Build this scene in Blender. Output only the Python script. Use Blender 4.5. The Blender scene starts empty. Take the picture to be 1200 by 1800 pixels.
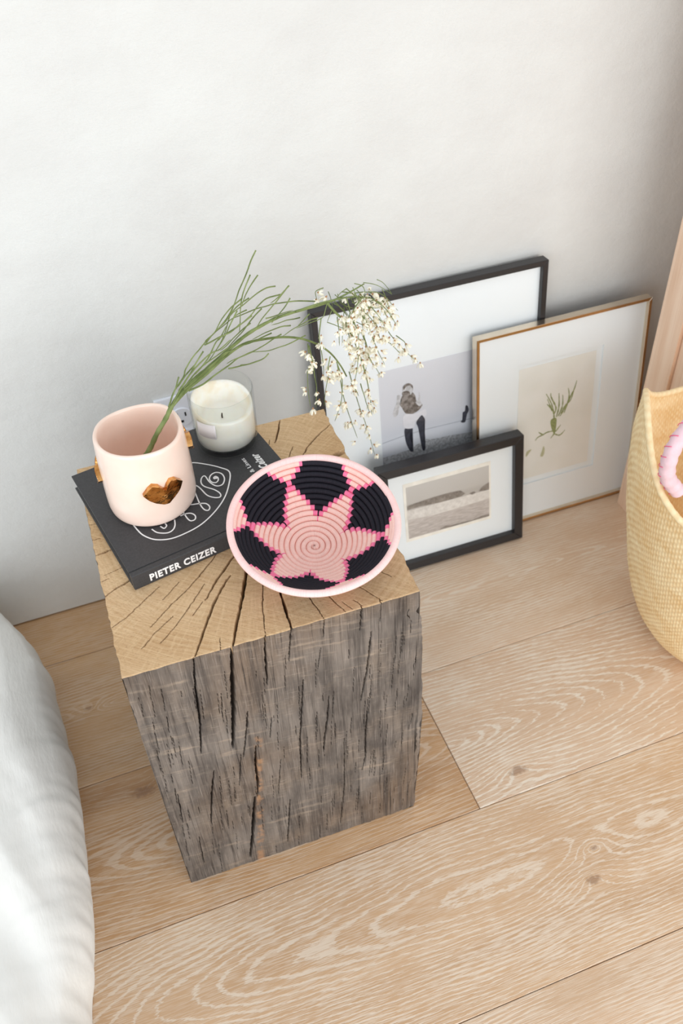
import bpy, bmesh, math, random
import numpy as np
from mathutils import Vector, Matrix, noise

SC = bpy.context.scene
COL = SC.collection
R = math.radians

# ------------------------------------------------------------------ camera
CF, CP, CYAW, CR, CX, CY, CZ = 1659.05, 0.77357, 0.31799, -0.05439, -0.13363, -1.11778, 1.19563
_fw = Vector((math.sin(CYAW) * math.cos(CP), math.cos(CYAW) * math.cos(CP), -math.sin(CP)))
_rt = Vector((math.cos(CYAW), -math.sin(CYAW), 0))
_up = _rt.cross(_fw)
_r2 = math.cos(CR) * _rt + math.sin(CR) * _up
_u2 = -math.sin(CR) * _rt + math.cos(CR) * _up
cam_d = bpy.data.cameras.new('camera')
cam = bpy.data.objects.new('camera', cam_d)
COL.objects.link(cam)
cam.matrix_world = Matrix(((_r2.x, _u2.x, -_fw.x, CX), (_r2.y, _u2.y, -_fw.y, CY), (_r2.z, _u2.z, -_fw.z, CZ), (0, 0, 0, 1)))
cam_d.sensor_fit = 'VERTICAL'
cam_d.sensor_height = 36
cam_d.lens = CF / 1800 * 36
cam_d.clip_start = .01
cam_d.dof.use_dof = True
cam_d.dof.focus_distance = 1.02
cam_d.dof.aperture_fstop = 8.0
SC.camera = cam

# ------------------------------------------------------------------ light
w = bpy.data.worlds.new('world')
SC.world = w
w.use_nodes = True
bg = w.node_tree.nodes['Background']
bg.inputs[0].default_value = (.93, .965, 1, 1)
bg.inputs[1].default_value = .88


def area(name, loc, target, sx, sy, power, color):
    d = bpy.data.lights.new(name, 'AREA')
    d.shape = 'RECTANGLE'
    d.size = sx
    d.size_y = sy
    d.energy = power
    d.color = color
    o = bpy.data.objects.new(name, d)
    COL.objects.link(o)
    o.location = loc
    o.rotation_euler = (Vector(target) - Vector(loc)).to_track_quat('-Z', 'Y').to_euler()
    return o


area('window_light', (.75, -2.9, .8), (.15, 0, .15), 2.6, 1.8, 34, (1, .99, .97))
area('window_light', (-2.1, -2.3, 1.0), (.1, 0, .3), 1.7, 1.8, 22, (.95, .975, 1))
vs = SC.view_settings
vs.view_transform = 'Standard'
vs.look = 'None'
vs.gamma = 1
vs.use_curve_mapping = False
vs.exposure = 0.14
SC.cycles.diffuse_bounces = 8
SC.cycles.max_bounces = 14
SC.cycles.transparent_max_bounces = 16


# ------------------------------------------------------------------ helpers
def srgb(r, g, b):
    f = lambda c: (c / 12.92 if c <= .04045 else ((c + .055) / 1.055) ** 2.4)
    return (f(r / 255), f(g / 255), f(b / 255), 1)


class NT:
    """tiny node-tree builder"""

    def __init__(s, name, rough=.6, spec=.5):
        s.m = bpy.data.materials.new(name)
        s.m.use_nodes = True
        s.t = s.m.node_tree
        s.b = s.t.nodes['Principled BSDF']
        s.b.inputs['Roughness'].default_value = rough
        s.b.inputs['Specular IOR Level'].default_value = spec

    def n(s, typ, **kw):
        nd = s.t.nodes.new(typ)
        for k, v in kw.items():
            setattr(nd, k, v)
        return nd

    def put(s, sock, v):
        if hasattr(v, 'is_output') or isinstance(v, bpy.types.NodeSocket):
            s.t.links.new(v, sock)
        elif isinstance(v, (tuple, list)) and len(v) == 3 and sock.type == 'RGBA':
            sock.default_value = (*v, 1)
        else:
            sock.default_value = v

    def m_(s, op, a, b=0.0, c=0.0):
        nd = s.n('ShaderNodeMath', operation=op)
        s.put(nd.inputs[0], a)
        s.put(nd.inputs[1], b)
        s.put(nd.inputs[2], c)
        return nd.outputs[0]

    def coord(s, kind='Object'):
        return s.n('ShaderNodeTexCoord').outputs[kind]

    def pos(s):
        return s.n('ShaderNodeNewGeometry').outputs['Position']

    def xyz(s, v):
        nd = s.n('ShaderNodeSeparateXYZ')
        s.put(nd.inputs[0], v)
        return nd.outputs

    def comb(s, x, y, z):
        nd = s.n('ShaderNodeCombineXYZ')
        s.put(nd.inputs[0], x)
        s.put(nd.inputs[1], y)
        s.put(nd.inputs[2], z)
        return nd.outputs[0]

    def map(s, v, scale=(1, 1, 1), loc=(0, 0, 0), rot=(0, 0, 0)):
        nd = s.n('ShaderNodeMapping')
        s.put(nd.inputs[0], v)
        nd.inputs['Location'].default_value = loc
        nd.inputs['Rotation'].default_value = rot
        nd.inputs['Scale'].default_value = scale
        return nd.outputs[0]

    def noise(s, v, scale=5.0, detail=2.0, rough=.5):
        nd = s.n('ShaderNodeTexNoise')
        s.put(nd.inputs['Vector'], v)
        nd.inputs['Scale'].default_value = scale
        nd.inputs['Detail'].default_value = detail
        nd.inputs['Roughness'].default_value = rough
        return nd.outputs[0]

    def rng(s, v, a, b, c=0.0, d=1.0, smooth=False):
        nd = s.n('ShaderNodeMapRange')
        if smooth:
            nd.interpolation_type = 'SMOOTHSTEP'
        s.put(nd.inputs[0], v)
        for i, q in enumerate((a, b, c, d)):
            s.put(nd.inputs[i + 1], q)
        return nd.outputs[0]

    def mix(s, f, a, b, mode='MIX'):
        nd = s.n('ShaderNodeMix', data_type='RGBA', blend_type=mode)
        s.put(nd.inputs[0], f)
        s.put(nd.inputs[6], a)
        s.put(nd.inputs[7], b)
        return nd.outputs[2]

    def ramp(s, v, stops):
        nd = s.n('ShaderNodeValToRGB')
        s.put(nd.inputs[0], v)
        e = nd.color_ramp.elements
        e[0].position, e[0].color = stops[0]
        e[1].position, e[1].color = stops[-1]
        for p, c in stops[1:-1]:
            q = e.new(p)
            q.color = c
        return nd.outputs[0]

    def attr(s, name):
        return s.n('ShaderNodeAttribute', attribute_name=name).outputs['Fac']

    def col(s, c):
        s.put(s.b.inputs['Base Color'], c)
        return s

    def bump(s, h, dist, strength=1.0):
        nd = s.n('ShaderNodeBump')
        nd.inputs['Strength'].default_value = strength
        nd.inputs['Distance'].default_value = dist
        s.put(nd.inputs['Height'], h)
        s.t.links.new(nd.outputs[0], s.b.inputs['Normal'])
        return s


def plain(name, rgb, rough=.6, spec=.5, metal=0.0, nscale=60, namt=.06, bump=0.0):
    t = NT(name, rough, spec)
    c = srgb(*rgb)
    n = t.noise(t.coord(), nscale, 3)
    d = tuple(x * (1 - namt) for x in c[:3]) + (1,)
    l = tuple(min(1, x * (1 + namt)) for x in c[:3]) + (1,)
    t.col(t.mix(t.rng(n, .35, .65), d, l))
    t.b.inputs['Metallic'].default_value = metal
    if bump:
        t.bump(n, bump)
    return t.m


def mesh_obj(name, verts, faces, mats, parent=None, smooth=True, midx=None):
    me = bpy.data.meshes.new(name)
    if isinstance(verts, np.ndarray):
        verts = verts.tolist()
    if isinstance(faces, np.ndarray):
        faces = faces.tolist()
    me.from_pydata(verts, [], faces)
    for m in (mats if isinstance(mats, (list, tuple)) else [mats]):
        me.materials.append(m)
    if midx is not None:
        me.polygons.foreach_set('material_index', list(midx))
    if smooth:
        me.polygons.foreach_set('use_smooth', [True] * len(me.polygons))
    me.update()
    return link(name, me, parent)


def link(name, me, parent=None):
    o = bpy.data.objects.new(name, me)
    COL.objects.link(o)
    if parent:
        o.parent = parent
    return o


def grid_faces(nu, nv, closed_u=False, flip=False):
    """indices of a (nv rows) x (nu cols) grid"""
    i = np.arange(nv - 1)[:, None] * nu
    cu = nu if closed_u else nu - 1
    j = np.arange(cu)[None, :]
    j2 = (j + 1) % nu
    f = np.stack([i + j, i + j2, i + nu + j2, i + nu + j], -1).reshape(-1, 4)
    return f[:, ::-1] if flip else f


def bm_obj(name, bm, mats, parent=None, smooth=False, bevel=0.0, seg=2, normals=True):
    if bevel:
        bmesh.ops.bevel(bm, geom=bm.edges[:], offset=bevel, segments=seg, affect='EDGES', profile=.6)
    if normals:
        bmesh.ops.recalc_face_normals(bm, faces=bm.faces[:])
    me = bpy.data.meshes.new(name)
    bm.to_mesh(me)
    bm.free()
    for m in (mats if isinstance(mats, (list, tuple)) else [mats]):
        me.materials.append(m)
    if smooth:
        me.polygons.foreach_set('use_smooth', [True] * len(me.polygons))
    return link(name, me, parent)


def add_box(bm, x0, x1, y0, y1, z0, z1, mat=0):
    vs_ = [bm.verts.new(p) for p in ((x0, y0, z0), (x1, y0, z0), (x1, y1, z0), (x0, y1, z0), (x0, y0, z1), (x1, y0, z1), (x1, y1, z1), (x0, y1, z1))]
    for f in ((0, 3, 2, 1), (4, 5, 6, 7), (0, 1, 5, 4), (1, 2, 6, 5), (2, 3, 7, 6), (3, 0, 4, 7)):
        bm.faces.new([vs_[i] for i in f]).material_index = mat
    return vs_


def box(name, x0, x1, y0, y1, z0, z1, mat, parent=None, bevel=0.0, seg=2):
    bm = bmesh.new()
    add_box(bm, x0, x1, y0, y1, z0, z1)
    return bm_obj(name, bm, mat, parent, bevel=bevel, seg=seg)


def tube_data(pts, radii, n=6, caps=True, squash=None):
    pts = [Vector(p) for p in pts]
    V, F = [], []
    up = None
    for i, p in enumerate(pts):
        t = (pts[min(i + 1, len(pts) - 1)] - pts[max(i - 1, 0)]).normalized()
        if up is None:
            up = t.orthogonal().normalized()
        up = (up - t * up.dot(t)).normalized()
        sd = t.cross(up)
        r = radii[i] if isinstance(radii, (list, tuple)) else radii
        for k in range(n):
            a = 2 * math.pi * k / n
            V.append(tuple(p + r * (math.cos(a) * up + math.sin(a) * sd)))
    for i in range(len(pts) - 1):
        for k in range(n):
            F.append((i * n + k, i * n + (k + 1) % n, (i + 1) * n + (k + 1) % n, (i + 1) * n + k))
    if caps:
        F.append(tuple(range(n))[::-1])
        F.append(tuple((len(pts) - 1) * n + k for k in range(n)))
    return V, F


def smooth_path(pts, sub=4):
    """Catmull-Rom resampling"""
    P = [Vector(p) for p in pts]
    out = []
    for i in range(len(P) - 1):
        a, b, c, d = P[max(i - 1, 0)], P[i], P[i + 1], P[min(i + 2, len(P) - 1)]
        for k in range(sub):
            t = k / sub
            out.append(.5 * ((2 * b) + (c - a) * t + (2 * a - 5 * b + 4 * c - d) * t * t + (3 * b - a - 3 * c + d) * t ** 3))
    out.append(P[-1])
    return out


def lathe(name, prof, n, mat, parent=None, wob=None, closed=False):
    """prof: list of (r, z); axis z"""
    V, F = [], []
    for r, z in prof:
        for k in range(n):
            a = 2 * math.pi * k / n
            rr, zz = (r, z) if wob is None else wob(r, z, a)
            V.append((rr * math.cos(a), rr * math.sin(a), zz))
    m = len(prof)
    for i in range(m - 1 + (1 if closed else 0)):
        i2 = (i + 1) % m
        for k in range(n):
            F.append((i * n + k, i * n + (k + 1) % n, i2 * n + (k + 1) % n, i2 * n + k))
    if not closed:
        if prof[0][0] > 1e-5:
            F.append(tuple(range(n))[::-1])
        if prof[-1][0] > 1e-5:
            F.append(tuple((m - 1) * n + k for k in range(n)))
    bm = bmesh.new()
    vs_ = [bm.verts.new(v) for v in V]
    for f in F:
        try:
            bm.faces.new([vs_[i] for i in f])
        except ValueError:
            pass
    bmesh.ops.remove_doubles(bm, verts=bm.verts[:], dist=1e-6)
    return bm_obj(name, bm, mat, parent, smooth=True)


def tag(o, label=None, cat=None, group=None, kind=None):
    if label: o['label'] = label
    if cat: o['category'] = cat
    if group: o['group'] = group
    if kind: o['kind'] = kind
    return o


def empty(name, loc=(0, 0, 0), rot=(0, 0, 0), parent=None):
    o = bpy.data.objects.new(name, None)
    o.empty_display_size = .02
    COL.objects.link(o)
    o.location = loc
    o.rotation_euler = rot
    o.parent = parent
    return o


def text_mesh(s, bold=0.0, extrude=.02, shear=0.0):
    c = bpy.data.curves.new('t', 'FONT')
    c.body = s
    c.size = 1
    c.offset = bold
    c.extrude = extrude
    c.shear = shear
    c.space_character = 1.12 if bold else 1.0
    c.resolution_u = 3
    o = bpy.data.objects.new('t', c)
    COL.objects.link(o)
    bpy.context.view_layer.update()
    dg = bpy.context.evaluated_depsgraph_get()
    me = bpy.data.meshes.new_from_object(o.evaluated_get(dg))
    bpy.data.objects.remove(o)
    co = np.empty(len(me.vertices) * 3)
    me.vertices.foreach_get('co', co)
    co = co.reshape(-1, 3)
    return me, co


def fit_text(s, x0, x1, y0, y1, z, mat, name, parent, bold=0.0, flip=None, shear=0.0, th=.0004):
    """text squeezed into the box x0..x1, y0..y1 lying in its own xy plane at height z; flip maps (x,y,z)->xyz"""
    me, co = text_mesh(s, bold, .02, shear)
    mn, mx = co.min(0), co.max(0)
    q = (co - mn) / (mx - mn)
    X = x0 + q[:, 0] * (x1 - x0)
    Y = y0 + q[:, 1] * (y1 - y0)
    Z = z - .0003 + q[:, 2] * (th + .0003)
    P = np.stack([X, Y, Z], 1)
    if flip:
        P = flip(P)
    me.vertices.foreach_set('co', P.ravel())
    me.materials.clear()
    me.materials.append(mat)
    me.update()
    return link(name, me, parent)


# ------------------------------------------------------------------ materials
M_wall = NT('wall_plaster', .85, .25)
_p = M_wall.pos()
_n1 = M_wall.noise(M_wall.map(_p, (1, 1, 1.6)), 7, 5, .6)
_n2 = M_wall.noise(M_wall.map(_p, (90, 90, 900)), 1, 2)
_n3 = M_wall.noise(_p, 34, 5, .65)
M_wall.col(M_wall.mix(M_wall.rng(_n1, .3, .7), srgb(214, 215, 213), srgb(221, 223, 221)))
M_wall.bump(M_wall.m_('ADD', M_wall.m_('MULTIPLY', _n3, 1.0), M_wall.m_('MULTIPLY', _n2, .12)), .0022, .8)
M_wall = M_wall.m


def oak(name, x0, y0, a, kx, sp, base, dark, white, seed, knots=(), jag=.7, cur=0.0, lime=1.0):
    """limed oak board: growth rings cut by the board face, white-filled grain"""
    t = NT(name, .42, .4)
    P = t.xyz(t.pos())
    X = t.m_('SUBTRACT', P[0], x0)
    Y = t.m_('SUBTRACT', P[1], y0)
    so = seed * 3.71
    low = t.noise(t.comb(t.m_('MULTIPLY', P[0], 2.6), t.m_('MULTIPLY', P[1], 7), so), 1, 3, .5)
    lw = t.m_('SUBTRACT', low, .5)
    Yw = t.m_('ADD', Y, t.m_('MULTIPLY', lw, .035))
    d = t.m_('ADD', t.m_('ADD', t.m_('MULTIPLY', X, kx), a), t.m_('MULTIPLY', t.m_('MULTIPLY', X, X), cur))
    low2 = t.noise(t.comb(t.m_('MULTIPLY', P[0], 5), t.m_('MULTIPLY', P[1], 5), so + 9), 1, 2)
    d = t.m_('ADD', d, t.m_('MULTIPLY', t.m_('SUBTRACT', low2, .5), .02))
    r = t.m_('SQRT', t.m_('ADD', t.m_('MULTIPLY', Yw, Yw), t.m_('MULTIPLY', d, d)))
    f = t.m_('DIVIDE', r, sp * .72)
    kn = None
    for (kx_, ky_, kr) in knots:
        dx = t.m_('MULTIPLY', t.m_('SUBTRACT', P[0], kx_), .55)
        dy = t.m_('SUBTRACT', P[1], ky_)
        q = t.m_('SQRT', t.m_('ADD', t.m_('MULTIPLY', dx, dx), t.m_('MULTIPLY', dy, dy)))
        g = t.m_('EXPONENT', t.m_('MULTIPLY', t.m_('DIVIDE', q, kr), -1.0))
        f = t.m_('ADD', f, t.m_('MULTIPLY', g, 5.0))
        wob = t.m_('MULTIPLY', t.m_('SUBTRACT', t.noise(t.pos(), 140, 2), .5), kr * .5)
        s_ = t.rng(t.m_('ADD', q, wob), kr * .12, kr * .34, 1, 0, True)
        kn = s_ if kn is None else t.m_('MAXIMUM', kn, s_)
    j = t.noise(t.comb(t.m_('MULTIPLY', P[0], 55), t.m_('MULTIPLY', P[1], 330), so), 1, 3, .6)
    f = t.m_('ADD', f, t.m_('MULTIPLY', t.m_('SUBTRACT', j, .5), jag))
    pp = t.m_('PINGPONG', f, .5)
    wn = t.noise(t.comb(t.m_('MULTIPLY', P[0], 8), t.m_('MULTIPLY', P[1], 14), so + 4), 1, 2)
    lo = t.rng(wn, .3, .7, .42, .22)
    ring = t.rng(pp, lo, t.m_('ADD', lo, .1), 0, 1, True)
    pore = t.noise(t.comb(t.m_('MULTIPLY', P[0], 34), t.m_('MULTIPLY', P[1], 620), so + 2), 1, 2, .6)
    porem = t.rng(pore, .44, .58, 0, 1, True)
    ringw = t.m_('MULTIPLY', ring, t.rng(pore, .3, .5, .35, 1))
    fine = t.m_('MULTIPLY', porem, t.rng(wn, .35, .65, .22, .5))
    white_m = t.m_('MULTIPLY', t.m_('MAXIMUM', t.m_('MULTIPLY', ringw, .72 if lime <= 1 else .9), fine), lime)
    tone = t.noise(t.comb(t.m_('MULTIPLY', P[0], 3), t.m_('MULTIPLY', P[1], 22), so + 7), 1, 3)
    basec = t.mix(t.rng(tone, .3, .7), dark, base)
    c = t.mix(white_m, basec, white)
    if kn is not None:
        c = t.mix(t.m_('MULTIPLY', kn, .6), c, srgb(140, 106, 82))
    t.col(c)
    t.bump(t.m_('SUBTRACT', 1.0, t.m_('MAXIMUM', ringw, fine)), .0006, .35)
    return t.m


M_joint = plain('plank_underlay', (92, 74, 56), .9)  # brown underlay below the boards, visible in the joints
M_black_frame = plain('black_lacquered_wood', (38, 36, 38), .38, .5, nscale=200, bump=.0002)
M_mat = plain('white_mat_board', (244, 251, 255), .8, .3, nscale=400, namt=.01)
M_gold = plain('champagne_metal', (226, 212, 192), .22, .5, 1.0, nscale=30)
M_goldface = plain('aged_brass', (208, 166, 118), .28, .5, 1.0, nscale=30)
M_white_print = plain('print_white', (236, 238, 240), .7, .3, namt=.01)


def glass_mat(name, tint=(1, 1, 1), amt=1.0, rough=.02):
    t = NT(name)
    nt = t.t
    fr = t.n('ShaderNodeLayerWeight')
    f5 = t.m_('POWER', fr.outputs['Facing'], 4.0)
    f5 = t.m_('ADD', t.m_('MULTIPLY', f5, .6), .012)
    gl = t.n('ShaderNodeBsdfGlossy')
    gl.inputs['Roughness'].default_value = rough
    tr = t.n('ShaderNodeBsdfTransparent')
    tr.inputs[0].default_value = (*tint, 1)
    mx = t.n('ShaderNodeMixShader')
    t.put(mx.inputs[0], t.m_('MULTIPLY', f5, amt))
    nt.links.new(tr.outputs[0], mx.inputs[1])
    nt.links.new(gl.outputs[0], mx.inputs[2])
    nt.links.new(mx.outputs[0], nt.nodes['Material Output'].inputs[0])
    return t.m


M_pane = glass_mat('picture_glass')
M_jar = glass_mat('tumbler_glass', (.975, .985, .98), 1.25)

# ------------------------------------------------------------------ setting
wall = box('wall_back', -2.4, 2.4, 0, .12, .004, 2.7, M_wall)
tag(wall, kind='structure')

floor = box('floor', -2.4, 2.4, -3.2, .12, -.05, -.016, M_joint)
tag(floor, kind='structure')
CW = srgb(232, 219, 202)
SEAM, BW = .1015, .2342
_planks = [  # back rows: shade painted into browner left boards, light into paler right ones
    # row, x0, x1, centre x, centre y, a, kx, spacing, base, dark, knots, jag, cur, lime
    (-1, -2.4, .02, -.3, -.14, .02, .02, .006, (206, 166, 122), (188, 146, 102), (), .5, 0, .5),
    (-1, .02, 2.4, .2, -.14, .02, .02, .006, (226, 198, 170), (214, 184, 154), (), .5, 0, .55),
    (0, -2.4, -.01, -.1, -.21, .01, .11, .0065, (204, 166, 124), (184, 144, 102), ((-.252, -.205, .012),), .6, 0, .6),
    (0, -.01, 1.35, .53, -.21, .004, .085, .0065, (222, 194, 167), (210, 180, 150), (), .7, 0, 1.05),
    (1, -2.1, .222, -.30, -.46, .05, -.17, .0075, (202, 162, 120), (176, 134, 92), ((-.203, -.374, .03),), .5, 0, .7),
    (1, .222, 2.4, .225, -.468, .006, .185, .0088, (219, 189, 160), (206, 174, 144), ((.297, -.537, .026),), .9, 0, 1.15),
    (2, -1.3, 1.9, .12, -.665, .055, -.035, .0062, (209, 175, 140), (194, 158, 122), ((.313, -.712, .022), (.335, -.675, .012)), .8, .12, 1.0),
    (3, -2.4, .9, .5, -1.05, .02, .05, .006, (213, 181, 150), (197, 165, 133), (), .6, 0, .95),
    (3, .9, 2.4, 1.4, -.92, .02, .1, .0065, (209, 179, 148), (197, 163, 129), (), .6, 0, .9),
    (4, -2.4, .3, -.3, -1.17, .03, .08, .0065, (207, 175, 144), (191, 155, 121), (), .7, 0, .9),
    (4, .3, 2.4, 1.0, -1.15, .03, -.09, .0065, (215, 183, 152), (199, 167, 135), (), .7, 0, .95),
]
for r_ in range(5, 14):
    _planks.append((r_, -2.4, 2.4, (r_ * 37 % 11) / 6 - .9, -(SEAM + (r_ + .5) * BW), .03, .07, .0065, (211, 179, 148), (195, 161, 129), (), .7, 0, .9))
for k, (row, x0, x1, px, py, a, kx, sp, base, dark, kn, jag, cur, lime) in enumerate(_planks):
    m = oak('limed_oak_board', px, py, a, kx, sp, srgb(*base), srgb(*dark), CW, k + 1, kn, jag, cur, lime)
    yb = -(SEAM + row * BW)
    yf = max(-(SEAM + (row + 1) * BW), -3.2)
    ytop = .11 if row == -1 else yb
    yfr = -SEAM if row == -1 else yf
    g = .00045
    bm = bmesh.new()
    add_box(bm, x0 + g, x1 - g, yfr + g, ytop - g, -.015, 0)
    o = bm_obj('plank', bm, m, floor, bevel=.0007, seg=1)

# ------------------------------------------------------------------ wood block
BX, BY, BROT, BWD, BDP, BH = -.17164, -.5273, -.0233, .3121, .3268, .45
CR_TOP = [
 (2.2,[(0.0726, 0.0018), (0.0856, 0.0251), (0.094, 0.0407), (0.1062, 0.0618), (0.1245, 0.0861), (0.1321, 0.0935)]),
 (3.2,[(0.1108, 0.001), (0.1205, 0.025), (0.1308, 0.0475), (0.1479, 0.0889), (0.1629, 0.127), (0.177, 0.1641)]),
 (0.9,[(0.0432, 0.0299), (0.061, 0.0448), (0.0816, 0.0668), (0.1036, 0.0919)]),
 (0.9,[(0.0241, 0.0301), (0.0461, 0.0484), (0.0626, 0.0601)]),
 (1.3,[(0.0378, 0.0537), (0.0662, 0.0771), (0.0935, 0.098), (0.1214, 0.1248), (0.1362, 0.1435)]),
 (1.3,[(0.0013, 0.0676), (0.0201, 0.0774), (0.0349, 0.0891), (0.0573, 0.1051)]),
 (1.8,[(-0.0014, 0.1107), (0.0145, 0.1193), (0.0283, 0.1243), (0.0461, 0.1325)]),
 (1.0,[(-0.0019, 0.1335), (0.0091, 0.1362)]),
 (0.7,[(0.0052, 0.1424), (0.023, 0.1461), (0.042, 0.1555)]),
 (2.2,[(-0.0023, 0.175), (0.0061, 0.1754), (0.0157, 0.1779), (0.0378, 0.1792)]),
 (1.0,[(-0.0008, 0.2259), (0.0076, 0.2245), (0.0176, 0.2227)]),
 (0.9,[(-0.0012, 0.1993), (0.0091, 0.2003)]),
 (0.8,[(-0.0026, 0.2625), (0.0057, 0.2593)]),
 (1.8,[(0.0983, 0.0692), (0.1182, 0.0943), (0.1407, 0.1173), (0.1554, 0.1311)]),
 (1.1,[(0.1449, 0.0018), (0.1505, 0.0327), (0.1599, 0.0663), (0.1644, 0.0825)]),
 (2.6,[(0.1721, -0.0005), (0.1733, 0.0264), (0.1749, 0.0504), (0.1769, 0.07)]),
 (1.3,[(0.2066, 0.0017), (0.2016, 0.0315), (0.1987, 0.0488)]),
 (1.2,[(0.2298, 0.0024), (0.2213, 0.0264), (0.218, 0.0389)]),
 (1.0,[(0.2488, 0.0036), (0.2425, 0.0146)]),
 (1.1,[(0.27, 0.0028), (0.2556, 0.0275), (0.246, 0.0434)]),
 (0.8,[(0.2909, 0.03), (0.2834, 0.0406)]),
 (0.7,[(0.2375, 0.0031), (0.231, 0.0165)]),
 (2.0,[(0.2549, 0.3253), (0.245, 0.3022), (0.2366, 0.2859)]),
 (1.5,[(0.3126, 0.2961), (0.2955, 0.284), (0.2719, 0.2642), (0.2623, 0.251), (0.2565, 0.2421)]),
 (0.9,[(0.2552, 0.2709), (0.2442, 0.2525)]),
 (0.8,[(0.2321, 0.2935), (0.2291, 0.2851)]),
 (0.5,[(0.0819, 0.0538), (0.0956, 0.0681)]),
 (0.6,[(0.0566, 0.0852), (0.0783, 0.1039)]),
 (0.5,[(0.1012, 0.015), (0.098, 0.0001)]),
]
CR_FRONT = [
 (2.0,[(0.0707, 0.4504), (0.0682, 0.423), (0.0646, 0.388), (0.0627, 0.3502), (0.0541, 0.2817)]),
 (4.5,[(0.1099, 0.4513), (0.1048, 0.4051), (0.0995, 0.3506), (0.0954, 0.3173), (0.0893, 0.2725)]),
 (2.0,[(0.1443, 0.4527), (0.1415, 0.4191), (0.1389, 0.3694)]),
 (1.5,[(0.1716, 0.4553), (0.1684, 0.4287), (0.1649, 0.399)]),
 (1.3,[(0.207, 0.4502), (0.204, 0.4213)]),
 (1.3,[(0.2472, 0.4539), (0.2441, 0.4142)]),
 (0.9,[(0.2683, 0.4575), (0.2665, 0.4198)]),
 (2.2,[(0.2564, 0.4065), (0.2506, 0.3436), (0.2414, 0.2872)]),
 (1.8,[(0.2489, 0.2618), (0.2457, 0.2187), (0.2446, 0.1719), (0.2392, 0.1377)]),
 (1.8,[(0.1131, 0.3335), (0.1089, 0.3047), (0.099, 0.2501)]),
 (2.6,[(0.1152, 0.2634), (0.1106, 0.2261), (0.1089, 0.1791), (0.1049, 0.1564)]),
 (4.0,[(0.1024, 0.158), (0.0907, 0.0717), (0.0807, 0.0127)]),
 (1.8,[(0.1781, 0.3596), (0.1711, 0.2923), (0.1666, 0.2512), (0.1621, 0.1652)]),
 (1.8,[(0.2045, 0.3165), (0.2008, 0.2764), (0.1923, 0.208)]),
 (1.5,[(0.1443, 0.125), (0.1323, 0.0212)]),
 (0.9,[(0.1377, 0.3101), (0.1324, 0.2702)]),
 (1.1,[(0.2189, 0.222), (0.2159, 0.1261), (0.2087, 0.0352)]),
 (1.8,[(0.0632, 0.2426), (0.0541, 0.1946), (0.0446, 0.1304)]),
 (1.0,[(0.0168, 0.218), (0.013, 0.1515)]),
 (0.9,[(0.0256, 0.1094), (0.0223, 0.0402)]),
 (0.8,[(0.2002, 0.4051), (0.1952, 0.3704)]),
 (1.0,[(0.2103, 0.0763), (0.2063, 0.0223)]),
 (0.8,[(0.2347, 0.1015), (0.2307, 0.0493)]),
 (0.8,[(0.1406, 0.2202), (0.1308, 0.1465)]),
 (0.8,[(0.0967, 0.2571), (0.0875, 0.1922)]),
 (0.7,[(0.0279, 0.3388), (0.03, 0.3676)]),
 (0.7,[(0.0897, 0.3799), (0.0856, 0.3379)]),
]
rng_ = np.random.default_rng(7)


def vnoise(x, y, seed=0, per=64):
    """bilinear value noise on a random lattice"""
    g = np.random.default_rng(seed).random((per, per))
    xi, yi = np.floor(x).astype(int), np.floor(y).astype(int)
    fx, fy = x - xi, y - yi
    fx = fx * fx * (3 - 2 * fx)
    fy = fy * fy * (3 - 2 * fy)
    a, b = g[xi % per, yi % per], g[(xi + 1) % per, yi % per]
    c, d = g[xi % per, (yi + 1) % per], g[(xi + 1) % per, (yi + 1) % per]
    return (a * (1 - fx) + b * fx) * (1 - fy) + (c * (1 - fx) + d * fx) * fy


NU = 500
us = np.linspace(0, BWD, NU)
wt = np.linspace(BDP, 0, 500, endpoint=False)
wf = np.linspace(0, -BH, 620)
ws = np.concatenate([wt, wf])
NW = len(ws)
U, W = np.meshgrid(us, ws)
depth = np.zeros_like(U)
mask = np.zeros_like(U)


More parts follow.
